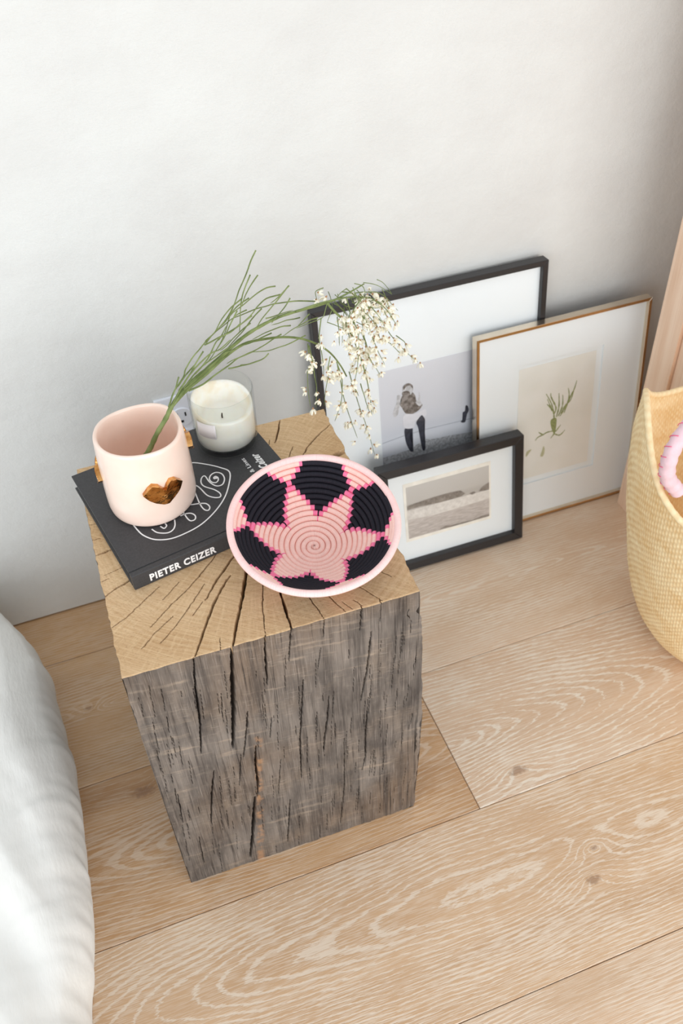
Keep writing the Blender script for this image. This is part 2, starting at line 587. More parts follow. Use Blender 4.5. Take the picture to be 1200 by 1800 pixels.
def carve(line, width_mm, deep, jit=.0006, seed=0):
    global depth, mask
    P = np.array(line, float)
    tot = np.concatenate([[0], np.cumsum(np.hypot(*np.diff(P, axis=0).T))])
    n = max(6, int(tot[-1] / .004))
    s = np.linspace(0, tot[-1], n)
    Q = np.stack([np.interp(s, tot, P[:, 0]), np.interp(s, tot, P[:, 1])], 1)
    rg = np.random.default_rng(seed)
    Q[1:-1] += rg.normal(0, jit, (n - 2, 2)) * .8
    wid = width_mm * 1e-3 * .42 * np.clip(np.sin(np.linspace(.28, math.pi - .28, n)) ** .6, .25, 1) * (1 + rg.normal(0, .16, n))
    m_ = .012
    sel = (U[0] > Q[:, 0].min() - m_) & (U[0] < Q[:, 0].max() + m_)
    c0, c1 = np.where(sel)[0][[0, -1]] if sel.any() else (0, 0)
    sr = (W[:, 0] > Q[:, 1].min() - m_) & (W[:, 0] < Q[:, 1].max() + m_)
    if not sr.any() or not sel.any():
        return
    r0, r1 = np.where(sr)[0][[0, -1]]
    u, w_ = U[r0:r1 + 1, c0:c1 + 1], W[r0:r1 + 1, c0:c1 + 1]
    best = np.full(u.shape, 9.)
    for i in range(n - 1):
        a, b = Q[i], Q[i + 1]
        d = b - a
        t = np.clip(((u - a[0]) * d[0] + (w_ - a[1]) * d[1]) / (d @ d + 1e-12), 0, 1)
        dist = np.hypot(u - a[0] - t * d[0], w_ - a[1] - t * d[1])
        rel = dist / np.maximum(wid[i] + t * (wid[i + 1] - wid[i]), .00022)
        best = np.minimum(best, rel)
    k = np.clip(1.35 - best, 0, 1)
    depth[r0:r1 + 1, c0:c1 + 1] = np.maximum(depth[r0:r1 + 1, c0:c1 + 1], np.minimum(1, k * 1.6) * deep)
    mask[r0:r1 + 1, c0:c1 + 1] = np.maximum(mask[r0:r1 + 1, c0:c1 + 1], np.minimum(1, k * 1.5))


for i, (wd, L) in enumerate(CR_TOP):
    carve(L, wd * (1 if wd > 1.3 else .7), min(.016, .003 + wd * .004), .00035, i)
for i, (wd, L) in enumerate(CR_FRONT):
    carve([(a, b - BH) for a, b in L], wd * 1.0, min(.016, .004 + wd * .0035), .0003, 50 + i)
# small drying checks, scattered over the front
for i in range(150):
    u0, z0 = rng_.uniform(.005, BWD - .005), rng_.uniform(.02, .43)
    ln = rng_.uniform(.01, .06)
    carve([(u0, z0 - BH), (u0 - ln * .03, z0 - ln * .5 - BH), (u0 - ln * .06, z0 - ln - BH)], rng_.uniform(.35, .7), .003, .00025, 200 + i)
front = np.clip(-W / .004, 0, 1)
groove = (vnoise(U * 420, W * 9 + 40, 1) - .5) * .0006 + (vnoise(U * 190, W * 5 + 40, 2) - .5) * .0009 + (vnoise(U * 60, W * 14 + 40, 3) - .5) * .0014
rough_top = (vnoise(U * 240, W * 240 + 99, 4) - .5) * .0002
depth = depth + front * (groove + .0008) + (1 - front) * (rough_top + .0001)
# hollow knot near the right rim of the top, chipped arris on the right
kd = np.hypot((U - .302) * .8, (W - .238) * 1.6)
depth += np.where(W > 0, np.clip(1 - kd / .008, 0, 1) * .009, 0)
mask = np.maximum(mask, np.where(W > 0, np.clip(1.1 - kd / .0065, 0, 1), 0))
# positions
Xp = U.copy()
Yp = np.where(W > 0, W, 0.0)
Zp = np.where(W > 0, BH, BH + W)
rb = .0016
nt_ = np.clip((W + rb) / (2 * rb), 0, 1)      # 1 on the top, 0 on the front
edge = 4 * nt_ * (1 - nt_)
Zp = Zp - depth * nt_ - rb * .35 * edge
Yp = Yp + depth * (1 - nt_) + rb * .35 * edge + np.where((W <= 0) & (W > -.03), (vnoise(U * 90, W * 0 + 3, 8) - .5) * .0012 * (1 + W / .03), 0)
side = (U / BWD - .5) * 2
wv = (vnoise(W * 46 + 60, W * 0 + 2, 5) - .5) * .0012 + (vnoise(W * 160 + 80, W * 0 + 5, 6) - .5) * .0012
wv2 = (vnoise(W * 40 + 70, W * 0 + 7, 15) - .5) * .0034 + (vnoise(W * 150 + 90, W * 0 + 9, 16) - .5) * .0022
Xp += np.where(side > 0, wv2, wv) * np.abs(side) ** 6
Xp += np.where((W < 0), np.clip(side, 0, 1) ** 4 * .005 * np.sin(np.clip(-W / .42, 0, 1) * math.pi), 0)
# missing chip on the right arris, rounded bottom right foot
chip = np.exp(-((W + .032) / .007) ** 2) * (U > BWD - .012)
Xp -= chip * .004
rr = .016
bot = np.clip((-W - (BH - rr)) / rr, 0, 1)
Xp -= np.clip(side, 0, 1) ** 10 * rr * (1 - np.sqrt(np.clip(1 - bot ** 2, 0, 1)))
verts = np.stack([Xp, Yp, Zp], -1).reshape(-1, 3)
faces = grid_faces(NU, NW)
nrow_top = len(wt)
nf_top = (nrow_top) * (NU - 1)
mi = np.zeros(len(faces), int)
mi[nf_top:] = 1
# sides and back from the border of the grid
V = verts.tolist()
Fs = faces.tolist()
MI = mi.tolist()


def side_wall(col, flip):
    base = len(V)
    idx = [r * NU + col for r in range(0, nrow_top + 1, 1)]
    for i in idx:
        V.append([V[i][0], V[i][1], 0])
    for q in range(len(idx) - 1):
        f = [idx[q], idx[q + 1], base + q + 1, base + q]
        Fs.append(f[::-1] if flip else f)
        MI.append(1)
    # front column closes on to the last skirt vertex
    fr = [(nrow_top + r) * NU + col for r in range(0, len(wf), 4)]
    for a_, b_ in zip(fr[:-1], fr[1:]):
        f = [a_, b_, base + len(idx) - 1]
        Fs.append(f[::-1] if flip else f)
        MI.append(1)


side_wall(0, True)
side_wall(NU - 1, False)
b0 = len(V)
for c_ in range(0, NU):
    V.append([V[c_][0], V[c_][1], 0])
for c_ in range(NU - 1):
    Fs.append([c_, b0 + c_, b0 + c_ + 1, c_ + 1][::-1])
    MI.append(1)

# end-grain top
t = NT('oak_end_grain', .7, .25)
P = t.coord()
S_ = t.xyz(P)
dx = t.m_('SUBTRACT', S_[0], .1787)
dy = t.m_('SUBTRACT', S_[1], .1902)
rad = t.m_('SQRT', t.m_('ADD', t.m_('MULTIPLY', dx, dx), t.m_('MULTIPLY', dy, dy)))
radw = t.m_('ADD', rad, t.m_('MULTIPLY', t.noise(P, 14, 3), .03))
ringv = t.noise(t.comb(t.m_('MULTIPLY', radw, 260), 0, 0), 1, 2, .6)
saw = t.noise(t.map(P, (1, 1, 1), rot=(0, 0, R(-38))), 1, 2)
sv = t.xyz(t.map(P, rot=(0, 0, R(38))))
saw = t.noise(t.comb(t.m_('MULTIPLY', sv[0], 12), t.m_('MULTIPLY', sv[1], 620), 0), 1, 2)
ang = t.m_('ARCTAN2', dy, dx)
rays = t.noise(t.comb(t.m_('MULTIPLY', ang, 46), t.m_('MULTIPLY', rad, 22), 0), 1, 3, .6)
big = t.noise(P, 11, 3)
c = t.mix(t.rng(big, .3, .7), srgb(196, 162, 122), srgb(216, 186, 148))
c = t.mix(t.rng(ringv, .42, .62, 0, .42), c, srgb(178, 138, 92))
c = t.mix(t.rng(rays, .5, .68, 0, .35), c, srgb(230, 204, 164))
c = t.mix(t.rng(saw, .5, .62, 0, .4), c, srgb(226, 198, 156))
c = t.mix(t.rng(t.noise(P, 420, 2), .56, .7, 0, .3), c, srgb(140, 104, 66))
c = t.mix(t.m_('MULTIPLY', t.attr('crack'), .8), c, srgb(72, 50, 34))
t.col(c)
t.bump(t.m_('ADD', saw, t.m_('MULTIPLY', ringv, .5)), .0004, .5)
M_end = t.m
# weathered front
t = NT('weathered_grey_oak', .85, .2)
P = t.coord()
S_ = t.xyz(P)
fib = t.noise(t.comb(t.m_('MULTIPLY', S_[0], 330), S_[1], t.m_('MULTIPLY', S_[2], 7)), 1, 4, .65)
fib2 = t.noise(t.comb(t.m_('MULTIPLY', S_[0], 900), S_[1], t.m_('MULTIPLY', S_[2], 22)), 1, 3, .6)
wide = t.noise(t.comb(t.m_('MULTIPLY', S_[0], 26), S_[1], t.m_('MULTIPLY', S_[2], 9)), 1, 4, .6)
rv = t.xyz(t.map(P, rot=(0, R(-9), 0)))
sawm = t.noise(t.comb(t.m_('MULTIPLY', rv[0], 11), 0, t.m_('MULTIPLY', rv[2], 120)), 1, 4, .6)
sawf = t.noise(t.comb(t.m_('MULTIPLY', rv[0], 60), 0, t.m_('MULTIPLY', rv[2], 560)), 1, 2, .6)
blot = t.noise(P, 16, 4, .6)
stk = t.noise(t.comb(t.m_('MULTIPLY', S_[0], 90), 3, t.m_('MULTIPLY', S_[2], 3.2)), 1, 4, .65)
brn = t.noise(P, 5.5, 3, .5)
c = t.mix(t.rng(wide, .32, .68), srgb(74, 68, 64), srgb(132, 123, 115))
c = t.mix(t.rng(blot, .5, .7, 0, .5), c, srgb(138, 122, 106))
c = t.mix(t.rng(brn, .48, .66, 0, .5), c, srgb(128, 106, 86))
c = t.mix(t.rng(stk, .50, .36, 0, .6), c, srgb(64, 58, 55))
c = t.mix(t.rng(fib, .46, .3, 0, .9), c, srgb(50, 44, 41))
c = t.mix(t.rng(fib2, .55, .7, 0, .45), c, srgb(170, 158, 148))
c = t.mix(t.m_('MULTIPLY', t.rng(sawm, .55, .72, 0, .62), t.rng(wide, .42, .62, 0, 1)), c, srgb(180, 162, 142))
c = t.mix(t.m_('MULTIPLY', t.rng(sawf, .58, .72, 0, .4), t.rng(blot, .45, .6)), c, srgb(182, 170, 158))
# fresh brown wood where splinters came away beside the long split
fx = t.m_('ABSOLUTE', t.m_('SUBTRACT', S_[0], t.m_('ADD', .094, t.m_('MULTIPLY', S_[2], .09))))
fm = t.m_('MULTIPLY', t.rng(fx, .002, .007, 1, 0, True), t.rng(S_[2], .26, .30, 1, 0, True))
fm = t.m_('MULTIPLY', fm, t.rng(t.noise(P, 90, 4), .45, .62, 0, .7))
c = t.mix(fm, c, srgb(170, 130, 96))
c = t.mix(t.m_('MULTIPLY', t.attr('crack'), .85), c, srgb(38, 31, 28))
t.col(c)
t.bump(t.m_('ADD', t.m_('MULTIPLY', fib, 1), t.m_('MULTIPLY', fib2, .5)), .0012, .6)
M_weather = t.m

me = bpy.data.meshes.new('wood_block')
me.from_pydata(V, [], Fs)
me.materials.append(M_end)
me.materials.append(M_weather)
me.polygons.foreach_set('material_index', MI)
me.polygons.foreach_set('use_smooth', [True] * len(Fs))
at_ = me.attributes.new('crack', 'FLOAT', 'POINT')
mk = np.zeros(len(V))
mk[:mask.size] = mask.ravel()
at_.data.foreach_set('value', mk)
me.update()
block = link('wood_block_table', me)
block.location = (BX, BY, 0)
block.rotation_euler = (0, 0, BROT)
tag(block, 'chunky square timber block side table, pale cracked end-grain top and weathered grey sides', 'side table')

# ------------------------------------------------------------------ book
book = empty('art_book', (-.137, -.4197, BH), (0, 0, R(10.5)))
tag(book, 'charcoal hardback book lying on the wood block under the pink pot and candle', 'book')
M_cover = plain('charcoal_book_cloth', (62, 62, 64), .5, .35, nscale=500, namt=.12, bump=.0001)
M_page = plain('book_pages', (220, 214, 204), .9)
M_ink = plain('white_print_ink', (240, 240, 240), .6, namt=.01)
LW, LD, LH = .219, .187, .021
bm = bmesh.new()
add_box(bm, 0, LW, .008, LD, LH - .0026, LH)
add_box(bm, 0, LW, .008, LD, 0, .0026)
bm_obj('cover_board', bm, M_cover, book, bevel=.0006)
bm = bmesh.new()
add_box(bm, 0, LW, 0, .0066, 0, LH)
bm_obj('spine', bm, M_cover, book, bevel=.0011, seg=3)
box('hinge_groove', .0004, LW - .0004, .006, .0085, .0006, LH - .0009, M_cover, book)
box('page_block', .003, LW - .003, .006, LD - .003, .0024, LH - .0024, M_page, book)
fit_text('PIETER CEIZER', .0185, .0955, .0042, .0142, 0, M_ink, 'spine_lettering', book, bold=.035,
         flip=lambda P: np.stack([P[:, 0], -P[:, 2], P[:, 1]], 1))
# cover lettering reads away from the spine, tops towards the left
fl = lambda P: np.stack([-P[:, 1], P[:, 0], P[:, 2]], 1)
fit_text('Ceizer', .0755, .104, -.2005, -.1905, LH, M_ink, 'title_script', book, bold=.03, flip=fl, shear=.35)
fit_text('Letters & Lines', .046, .104, -.1833, -.1783, LH, M_ink, 'subtitle_lettering', book, bold=.0, flip=fl)
LOGO = [
    [(0.0306, 0.0777), (0.0318, 0.0612), (0.0346, 0.0491), (0.0428, 0.0369), (0.0572, 0.0292), (0.0746, 0.0281), (0.0941, 0.031), (0.1147, 0.0406), (0.1329, 0.0541), (0.1471, 0.0711), (0.158, 0.0909), (0.1523, 0.1045), (0.14, 0.1198), (0.1269, 0.1312), (0.1083, 0.1355)],
    [(0.1388, 0.0895), (0.1382, 0.0922), (0.141, 0.0935), (0.1425, 0.0902), (0.1409, 0.0858), (0.1371, 0.0837), (0.1335, 0.0868), (0.1333, 0.0931), (0.1379, 0.0987), (0.1445, 0.0994), (0.1491, 0.0936), (0.1481, 0.0842), (0.1419, 0.0767), (0.1349, 0.0783), (0.1313, 0.0883), (0.1311, 0.1008), (0.1266, 0.0999), (0.1226, 0.0928), (0.1232, 0.0848), (0.1304, 0.0737), (0.1331, 0.0644), (0.1306, 0.0593), (0.1248, 0.062), (0.1194, 0.0704), (0.1174, 0.0867), (0.1131, 0.0953), (0.1023, 0.1004)],
    [(0.1113, 0.0888), (0.1069, 0.0638), (0.1068, 0.0511), (0.1103, 0.047), (0.1139, 0.0512), (0.1125, 0.0583), (0.1062, 0.0624), (0.0993, 0.0651), (0.0906, 0.069)],
    [(0.0857, 0.0631), (0.0852, 0.0491), (0.0868, 0.0425), (0.0918, 0.042), (0.0943, 0.0475), (0.0917, 0.0534), (0.0859, 0.0558), (0.0802, 0.0559)],
    [(0.0455, 0.054), (0.0487, 0.0457), (0.0572, 0.0395), (0.0642, 0.0401), (0.0693, 0.0455), (0.0725, 0.0539)],
    [(0.0551, 0.053), (0.0574, 0.0477), (0.0613, 0.05), (0.0613, 0.0542)]]
for L in LOGO:
    pts = smooth_path([(x, y, 0) for x, y in L], 6)
    Vv, Ff = [], []
    for i, p in enumerate(pts):
        tg = (pts[min(i + 1, len(pts) - 1)] - pts[max(i - 1, 0)]).normalized()
        nn = Vector((-tg.y, tg.x, 0)) * .00075
        for s_ in (1, -1):
            q = p + nn * s_
            Vv.append((q.x, q.y, LH - .0002))
            Vv.append((q.x, q.y, LH + .0002))
    for i in range(len(pts) - 1):
        a, b = i * 4, i * 4 + 4
        Ff += [(a + 1, b + 1, b + 3, a + 3), (a, b, b + 1, a + 1), (a + 3, b + 3, b + 2, a + 2)]
    mesh_obj('cover_line_drawing', Vv, Ff, M_ink, book, smooth=False)
bm = bmesh.new()
bmesh.ops.create_circle(bm, cap_ends=True, segments=12, radius=.0018, matrix=Matrix.Translation((.1405, .0905, LH + .0003)))
bm_obj('cover_line_drawing', bm, M_ink, book)

# ------------------------------------------------------------------ pink pot
PZ = BH + LH
pot = empty('pink_ceramic_pot', (-.0895, -.3085, PZ))
tag(pot, 'pale pink ceramic pot with gold lip shapes, standing on the charcoal book', 'pot')
t = NT('pink_glaze', .28, .5)
P = t.coord()
t.col(t.mix(t.rng(t.noise(P, 30, 3), .3, .7), srgb(246, 218, 202), srgb(250, 228, 214)))
t.bump(t.noise(P, 55, 3), .0008, .5)
t.b.inputs['Coat Weight'].default_value = .5
M_pink = t.m
HP = .0985


def potwob(r, z, a):
    k = z / HP
    rr = r * (1 + .05 * max(0, 1 - k) * math.sin(a) ** 2 + .012 * math.sin(2 * a + .5 + 2 * k) + .006 * math.sin(3 * a + 1.2))
    return rr, z + k * k * (.0016 * math.sin(2 * a + .4) + .0012 * math.sin(3 * a))


prof = [(0, 0), (.040, 0), (.0455, .0010), (.0482, .0040), (.0490, .0090), (.0492, .018), (.0490, .035), (.0486, .055), (.0480, .075), (.0473, .09), (.0468, .0955), (.0455, .0982), (.0438, .0985),
        (.0424, .0968), (.0416, .093), (.0414, .075), (.0416, .04), (.0405, .014), (.036, .008), (0, .007)]
pr = []
for (a, b), (c_, d_) in zip(prof[:-1], prof[1:]):
    for k in range(3):
        pr.append((a + (c_ - a) * k / 3, b + (d_ - b) * k / 3))
pr.append(prof[-1])
lathe('pot_body', pr, 96, M_pink, pot, potwob)


def potR(z):
    return np.interp(z, [0, .0105, .035, .075, .09], [.044, .0488, .049, .048, .0473])


t = NT('gold_lustre', .16, .5)
P = t.coord()
t.b.inputs['Metallic'].default_value = 1
t.col(t.mix(t.rng(t.noise(P, 90, 3), .35, .65), srgb(178, 120, 62), srgb(226, 174, 112)))
t.bump(t.noise(P, 110, 3), .0016, .6)
M_lustre = t.m
LIPS = [(-105.9, 0.5225), (-98.4, 0.5304), (-92.3, 0.5345), (-85.0, 0.5315), (-79.5, 0.5251), (-77.3, 0.5234), (-74.3, 0.528), (-68.9, 0.5327), (-61.2, 0.5306), (-51.8, 0.5215), (-58.0, 0.515), (-67.6, 0.5078), (-76.4, 0.5031), (-84.1, 0.5041), (-92.6, 0.5085), (-100.3, 0.5156)]
lc = (-79.5, .5175)


def gold_lips(theta0, z0, scale=1.0, name='gold_lips', th=.0042):
    pts = [((a - lc[0]) * math.pi / 180 * .049 * scale, (z - lc[1]) * scale) for a, z in LIPS]
    bm = bmesh.new()
    vs_ = [bm.verts.new((x, 0, z)) for x, z in pts]
    bm.faces.new(vs_)
    xs = np.arange(-.03, .03, .0018)
    for x in xs:
        bmesh.ops.bisect_plane(bm, geom=bm.verts[:] + bm.edges[:] + bm.faces[:], plane_co=(x, 0, 0), plane_no=(1, 0, 0))
    ret = bmesh.ops.extrude_face_region(bm, geom=bm.faces[:])
    top = [g for g in ret['geom'] if isinstance(g, bmesh.types.BMVert)]
    for v in top:
        v.co.y = 1.0
        v.co.x *= .93
        v.co.z = v.co.z * .93
    for v in bm.verts:
        lay = v.co.y
        z = z0 + v.co.z
        r = potR(z - PZ) - .0012 + lay * (th + .0012)
        if lay > .5:
            hd = math.hypot(v.co.x, v.co.z + .0022)
            r += .0004 * math.cos(v.co.x * 400) - (.0012 if hd < .0022 else 0)
        a = theta0 + v.co.x / .049
        v.co = Vector((r * math.cos(a), r * math.sin(a), z - PZ))
    o = bm_obj(name, bm, M_lustre, pot, smooth=False, bevel=.0005, seg=2)
    return o


gold_lips(R(-79.5), .5175, th=.0054)
# pin hole pressed in the middle of the front shape
bm = bmesh.new()
zc = .5153 - PZ
rc = float(potR(zc)) + .0054
for k in range(1):
    V1, F1 = tube_data([(rc * math.cos(R(-79.5)) + .0016 * math.cos(q) * math.sin(R(79.5)), rc * math.sin(R(-79.5)) + .0016 * math.cos(q) * math.cos(R(79.5)), zc + .0016 * math.sin(q)) for q in np.linspace(0, 2 * math.pi, 17)], .0005, 6)
mesh_obj('pressed_ring', V1, F1, M_lustre, pot)
gold_lips(R(-196), .5175, 1.0, 'gold_lips', .005)
gold_lips(R(13), .5325, .95, 'gold_lips', .0062)

# ------------------------------------------------------------------ candle
cd = empty('candle_glass', (.0153, -.2439, PZ))
tag(cd, 'white wax candle burning low in a clear glass tumbler on the book', 'candle')
HC = .0765
prof = [(0, 0), (.0335, 0), (.0358, .001), (.0368, .0035), (.0373, .02), (.0378, .05), (.0381, HC - .001), (.0377, HC), (.0370, HC), (.0366, HC - .001), (.0362, .05), (.0357, .02), (.0350, .0095), (.032, .0085), (0, .008)]
lathe('glass_tumbler', prof, 96, M_jar, cd)
t = NT('white_wax', .45, .4)
P = t.coord()
S_ = t.xyz(P)
t.col(t.mix(t.m_('MULTIPLY', t.rng(t.noise(P, 50, 3), .42, .62, 0, .8), t.rng(S_[2], .03, .055)), srgb(246, 244, 236), srgb(238, 224, 196)))
t.b.inputs['Subsurface Weight'].default_value = .25
t.b.inputs['Subsurface Radius'].default_value = (.012, .009, .006)
t.b.inputs['Subsurface Scale'].default_value = .6
t.bump(t.noise(P, 60, 3), .002, .4)
M_wax = t.m


def waxwob(r, z, a):
    if z > .05:
        k = .5 + .5 * math.sin(a - .3)
        zz = .0385 + (z - .0385) * (.42 + .58 * k) + .0012 * math.sin(3 * a) * (r / .035)
        return r * (1 + (.05 * math.sin(2 * a + 1) if r < .032 else 0)), zz
    return r, z


wp = [(0, .0092), (.031, .0094), (.0345, .0105), (.0352, .03), (.0356, .045), (.0358, .06), (.0352, .0655), (.0325, .0655), (.0305, .0625), (.029, .0555), (.027, .0505)]
V1 = lathe('wax', wp + [(.0262, .0385), (.02, .0352), (.01, .0345), (0, .0345)], 72, M_wax, cd, waxwob)
M_wick = plain('burnt_wick', (70, 58, 52), .9)
v_, f_ = tube_data([(-.002, 0, .033), (-.0022, 0, .037), (-.0016, .0003, .041)], [.0009, .001, .0007], 6)
mesh_obj('wick', v_, f_, M_wick, cd)
M_label = plain('paper_label', (236, 234, 236), .7, namt=.01)
Vl, Fl = [], []
for i in range(13):
    a = R(204) + R(38) * i / 12
    for z in (.032, .052):
        Vl.append((.0379 * math.cos(a), .0379 * math.sin(a), z))
for i in range(12):
    Fl.append((2 * i, 2 * i + 2, 2 * i + 3, 2 * i + 1))
lb = mesh_obj('label', Vl, Fl, M_label, cd)
lb.modifiers.new('thickness', 'SOLIDIFY').thickness = .0002

# ------------------------------------------------------------------ coiled bowl
bowl = empty('woven_bowl', (.0563, -.4476, .5035))
_bn = Vector((-.0071, -.1709, 1)).normalized()
bowl.rotation_mode = 'QUATERNION'
bowl.rotation_quaternion = Vector((0, 0, 1)).rotation_difference(_bn)
tag(bowl, 'coiled woven bowl with a pale pink star on black, propped against the book', 'bowl')


def thread(name, c1, c2):
    t = NT(name, .75, .3)
    uvn = t.n('ShaderNodeAttribute', attribute_name='arc')
    P = t.coord()
    wv_ = t.noise(t.comb(t.m_('MULTIPLY', uvn.outputs['Fac'], 1500), 0, 0), 1, 1)
    nn = t.noise(P, 900, 2)
    t.col(t.mix(t.rng(t.m_('ADD', t.m_('MULTIPLY', wv_, .7), t.m_('MULTIPLY', nn, .3)), .35, .65), srgb(*c1), srgb(*c2)))
    t.bump(wv_, .0008, .8)
    return t.m


M_tp = thread('pale_pink_thread', (246, 196, 186), (254, 216, 206))
M_th = thread('hot_pink_thread', (242, 108, 152), (252, 140, 176))
M_tb = thread('black_thread', (17, 15, 24), (36, 34, 45))
M_rim = thread('rose_rim_thread', (248, 202, 200), (254, 224, 220))
HB = .0465
RB = .0862


def prof_h(r):
    return HB * (r / RB) ** 2.3


rs_ = np.linspace(0, RB, 2000)
hs_ = prof_h(rs_)
arc_ = np.concatenate([[0], np.cumsum(np.hypot(np.diff(rs_), np.diff(hs_)))])
NC = 17
PW = {0: .5, 1: .41, 2: .25, 3: .08, 4: .15, 5: .30, 6: .45, 7: .61, 8: .79, 9: .945}
NS = 300
sp_ = arc_[-1] / (NC - .5)


def coil_pt(turn, frac):
    s = (turn + frac) * sp_
    r = np.interp(s, arc_, rs_)
    return r, prof_h(r) - HB


for turn in range(NC):
    ns = NS if turn > 3 else 120
    Vc, Fc, mi_, ar = [], [], [], []
    last = turn == NC - 1
    nseg = 8
    for i in range(ns + 1):
        fr = i / ns
        a = 2 * math.pi * fr + R(4)
        s = (turn + fr - .5)
        s = max(s, .12)
        if s > NC - 1.05:
            s = NC - 1.05
        r, h = coil_pt(s, 0)
        r1, h1 = coil_pt(s + .2, 0)
        tx, tz = r1 - r, h1 - h
        ln = math.hypot(tx, tz) or 1
        tx, tz = tx / ln, tz / ln
        ra = sp_ * .515
        rb_ = .0036
        if turn == 0:
            ra *= .6 + .4 * fr
        for k in range(nseg):
            q = 2 * math.pi * k / nseg
            ca, sb = math.cos(q) * ra, math.sin(q) * rb_
            rr_ = r + ca * tx - sb * tz
            zz_ = h + ca * tz + sb * tx
            Vc.append((rr_ * math.cos(a), rr_ * math.sin(a), zz_))
            ar.append(fr * 2 * math.pi * max(r, .004))
    for i in range(ns):
        fr = (i + .5) / ns
        kk = NC - turn - 1
        deg = math.degrees(2 * math.pi * fr) % 60
        d = abs(deg - 30) / 30
        rmid, _ = coil_pt(max(turn + fr - .5, .2), 0)
        hotw = .0050 / (rmid * R(30))
        if kk in PW:
            wdt = PW[kk]
            m_i = 0 if d < wdt - hotw and kk != 3 else (1 if d < wdt else 2)
        else:
            m_i = 1 if (kk == 10 and d > .95) else 0
        for k in range(nseg):
            k2 = (k + 1) % nseg
            Fc.append((i * nseg + k, i * nseg + k2, (i + 1) * nseg + k2, (i + 1) * nseg + k))
            mi_.append(m_i)
    if turn == 0:
        Fc.append(tuple(range(nseg)))
        mi_.append(0)
    o = mesh_obj('coil', Vc, Fc, [M_tp, M_th, M_tb, M_rim], bowl, midx=mi_)
    at2 = o.data.attributes.new('arc', 'FLOAT', 'POINT')
    at2.data.foreach_set('value', ar)
pts = [(.0872 * math.cos(a), .0872 * math.sin(a), .0006 * math.sin(3 * a)) for a in np.linspace(0, 2 * math.pi, 241)]
v_, f_ = tube_data(pts, .0038, 12, caps=False)
o = mesh_obj('rim_coil', v_, f_, M_rim, bowl)
at2 = o.data.attributes.new('arc', 'FLOAT', 'POINT')
at2.data.foreach_set('value', [(i // 12) * 2 * math.pi * .0868 / 240 for i in range(len(v_))])

# ------------------------------------------------------------------ pictures
def frame_root(name, xa, yb, lean, rot, th):
    return empty(name, (xa, yb, th * math.sin(lean)), (-lean, 0, rot))


def rails(parent, Wd, Hd, wd, th, mat, mface=None, bev=.0006, lip=.0):
    """four mitred rails, front face at y=0"""
    O = [(0, 0), (Wd, 0), (Wd, Hd), (0, Hd)]
    I = [(wd, wd), (Wd - wd, wd), (Wd - wd, Hd - wd), (wd, Hd - wd)]
    for k in range(4):
        k2 = (k + 1) % 4
        bm = bmesh.new()
        q = [O[k], O[k2], I[k2], I[k]]
        f0 = [bm.verts.new((x, 0, z)) for x, z in q]
        f1 = [bm.verts.new((x, th, z)) for x, z in q]
        fa = bm.faces.new(f0)
        bm.faces.new(f1[::-1])
        for i in range(4):
            j = (i + 1) % 4
            bm.faces.new([f0[i], f1[i], f1[j], f0[j]])
        bmesh.ops.recalc_face_normals(bm, faces=bm.faces[:])
        if mface:
            for f in bm.faces:
                c_ = f.calc_center_median()
                if abs(f.normal.y) > .9 or False:
                    f.material_index = 1 if f.normal.y < 0 else 0
        bmesh.ops.bevel(bm, geom=bm.edges[:], offset=bev, segments=1, affect='EDGES')
        bm_obj('frame_rail', bm, [mat, mface] if mface else mat, parent)


def poly(name, pts, y, mat, parent, sub=3, th=.00025):
    P = [Vector((a, b, 0)) for a, b in pts]
    if sub > 1:
        n = len(P)
        out = []
        for i in range(n):
            a, b, c_, d_ = P[i - 1], P[i], P[(i + 1) % n], P[(i + 2) % n]
            for k in range(sub):
                t_ = k / sub
                out.append(.5 * ((2 * b) + (c_ - a) * t_ + (2 * a - 5 * b + 4 * c_ - d_) * t_ * t_ + (3 * b - a - 3 * c_ + d_) * t_ ** 3))
        P = out
    bm = bmesh.new()
    f = bm.faces.new([bm.verts.new((p.x, y, p.y)) for p in P])
    if f.normal.y > 0:
        f.normal_flip()
    bmesh.ops.triangulate(bm, faces=[f])
    ret = bmesh.ops.extrude_face_region(bm, geom=bm.faces[:])
    for g in ret['geom']:
        if isinstance(g, bmesh.types.BMVert):
            g.co.y -= th
    return bm_obj(name, bm, mat, parent)


# big one with the beach photograph
F1 = frame_root('picture_frame', .19713, -.07, .10471, -.0149, .018)
tag(F1, 'large thin black frame with a beach photograph, leaning on the wall behind the others', 'picture')
W1, H1 = .3746, .4700
rails(F1, W1, H1, .0088, .018, M_black_frame)
box('backing_board', .004, W1 - .004, .0125, .0165, .004, H1 - .004, M_black_frame, F1)
box('mat', .006, W1 - .006, .0092, .0122, .006, H1 - .006, M_mat, F1)
box('glass', .006, W1 - .006, .0035, .0048, .006, H1 - .006, M_pane, F1)
t = NT('beach_photo_sky', .5, .3)
P = t.xyz(t.coord())
g_ = t.rng(P[2], .11, .344)
nn = t.noise(t.comb(t.m_('MULTIPLY', P[0], 30), 0, t.m_('MULTIPLY', P[2], 120)), 1, 3)
t.col(t.ramp(t.m_('ADD', g_, t.m_('MULTIPLY', t.m_('SUBTRACT', nn, .5), .05)), [(0, srgb(196, 200, 206)), (.3, srgb(212, 218, 228)), (.42, srgb(224, 229, 238)), (.5, srgb(214, 219, 229)), (1, srgb(222, 226, 234))]))
M_sky = t.m
pr1 = box('photo_print', .098, .2766, .0089, .0092, .11, .3441, M_sky, F1)
y1 = .0089
M_line = plain('photo_horizon_grey', (182, 188, 198), .6)
M_shore = NT('photo_shore_grey', .6)
_c = M_shore.coord()
M_shore.col(M_shore.mix(M_shore.rng(M_shore.noise(_c, 260, 4, .7), .4, .62), srgb(166, 170, 176), srgb(220, 224, 229)))
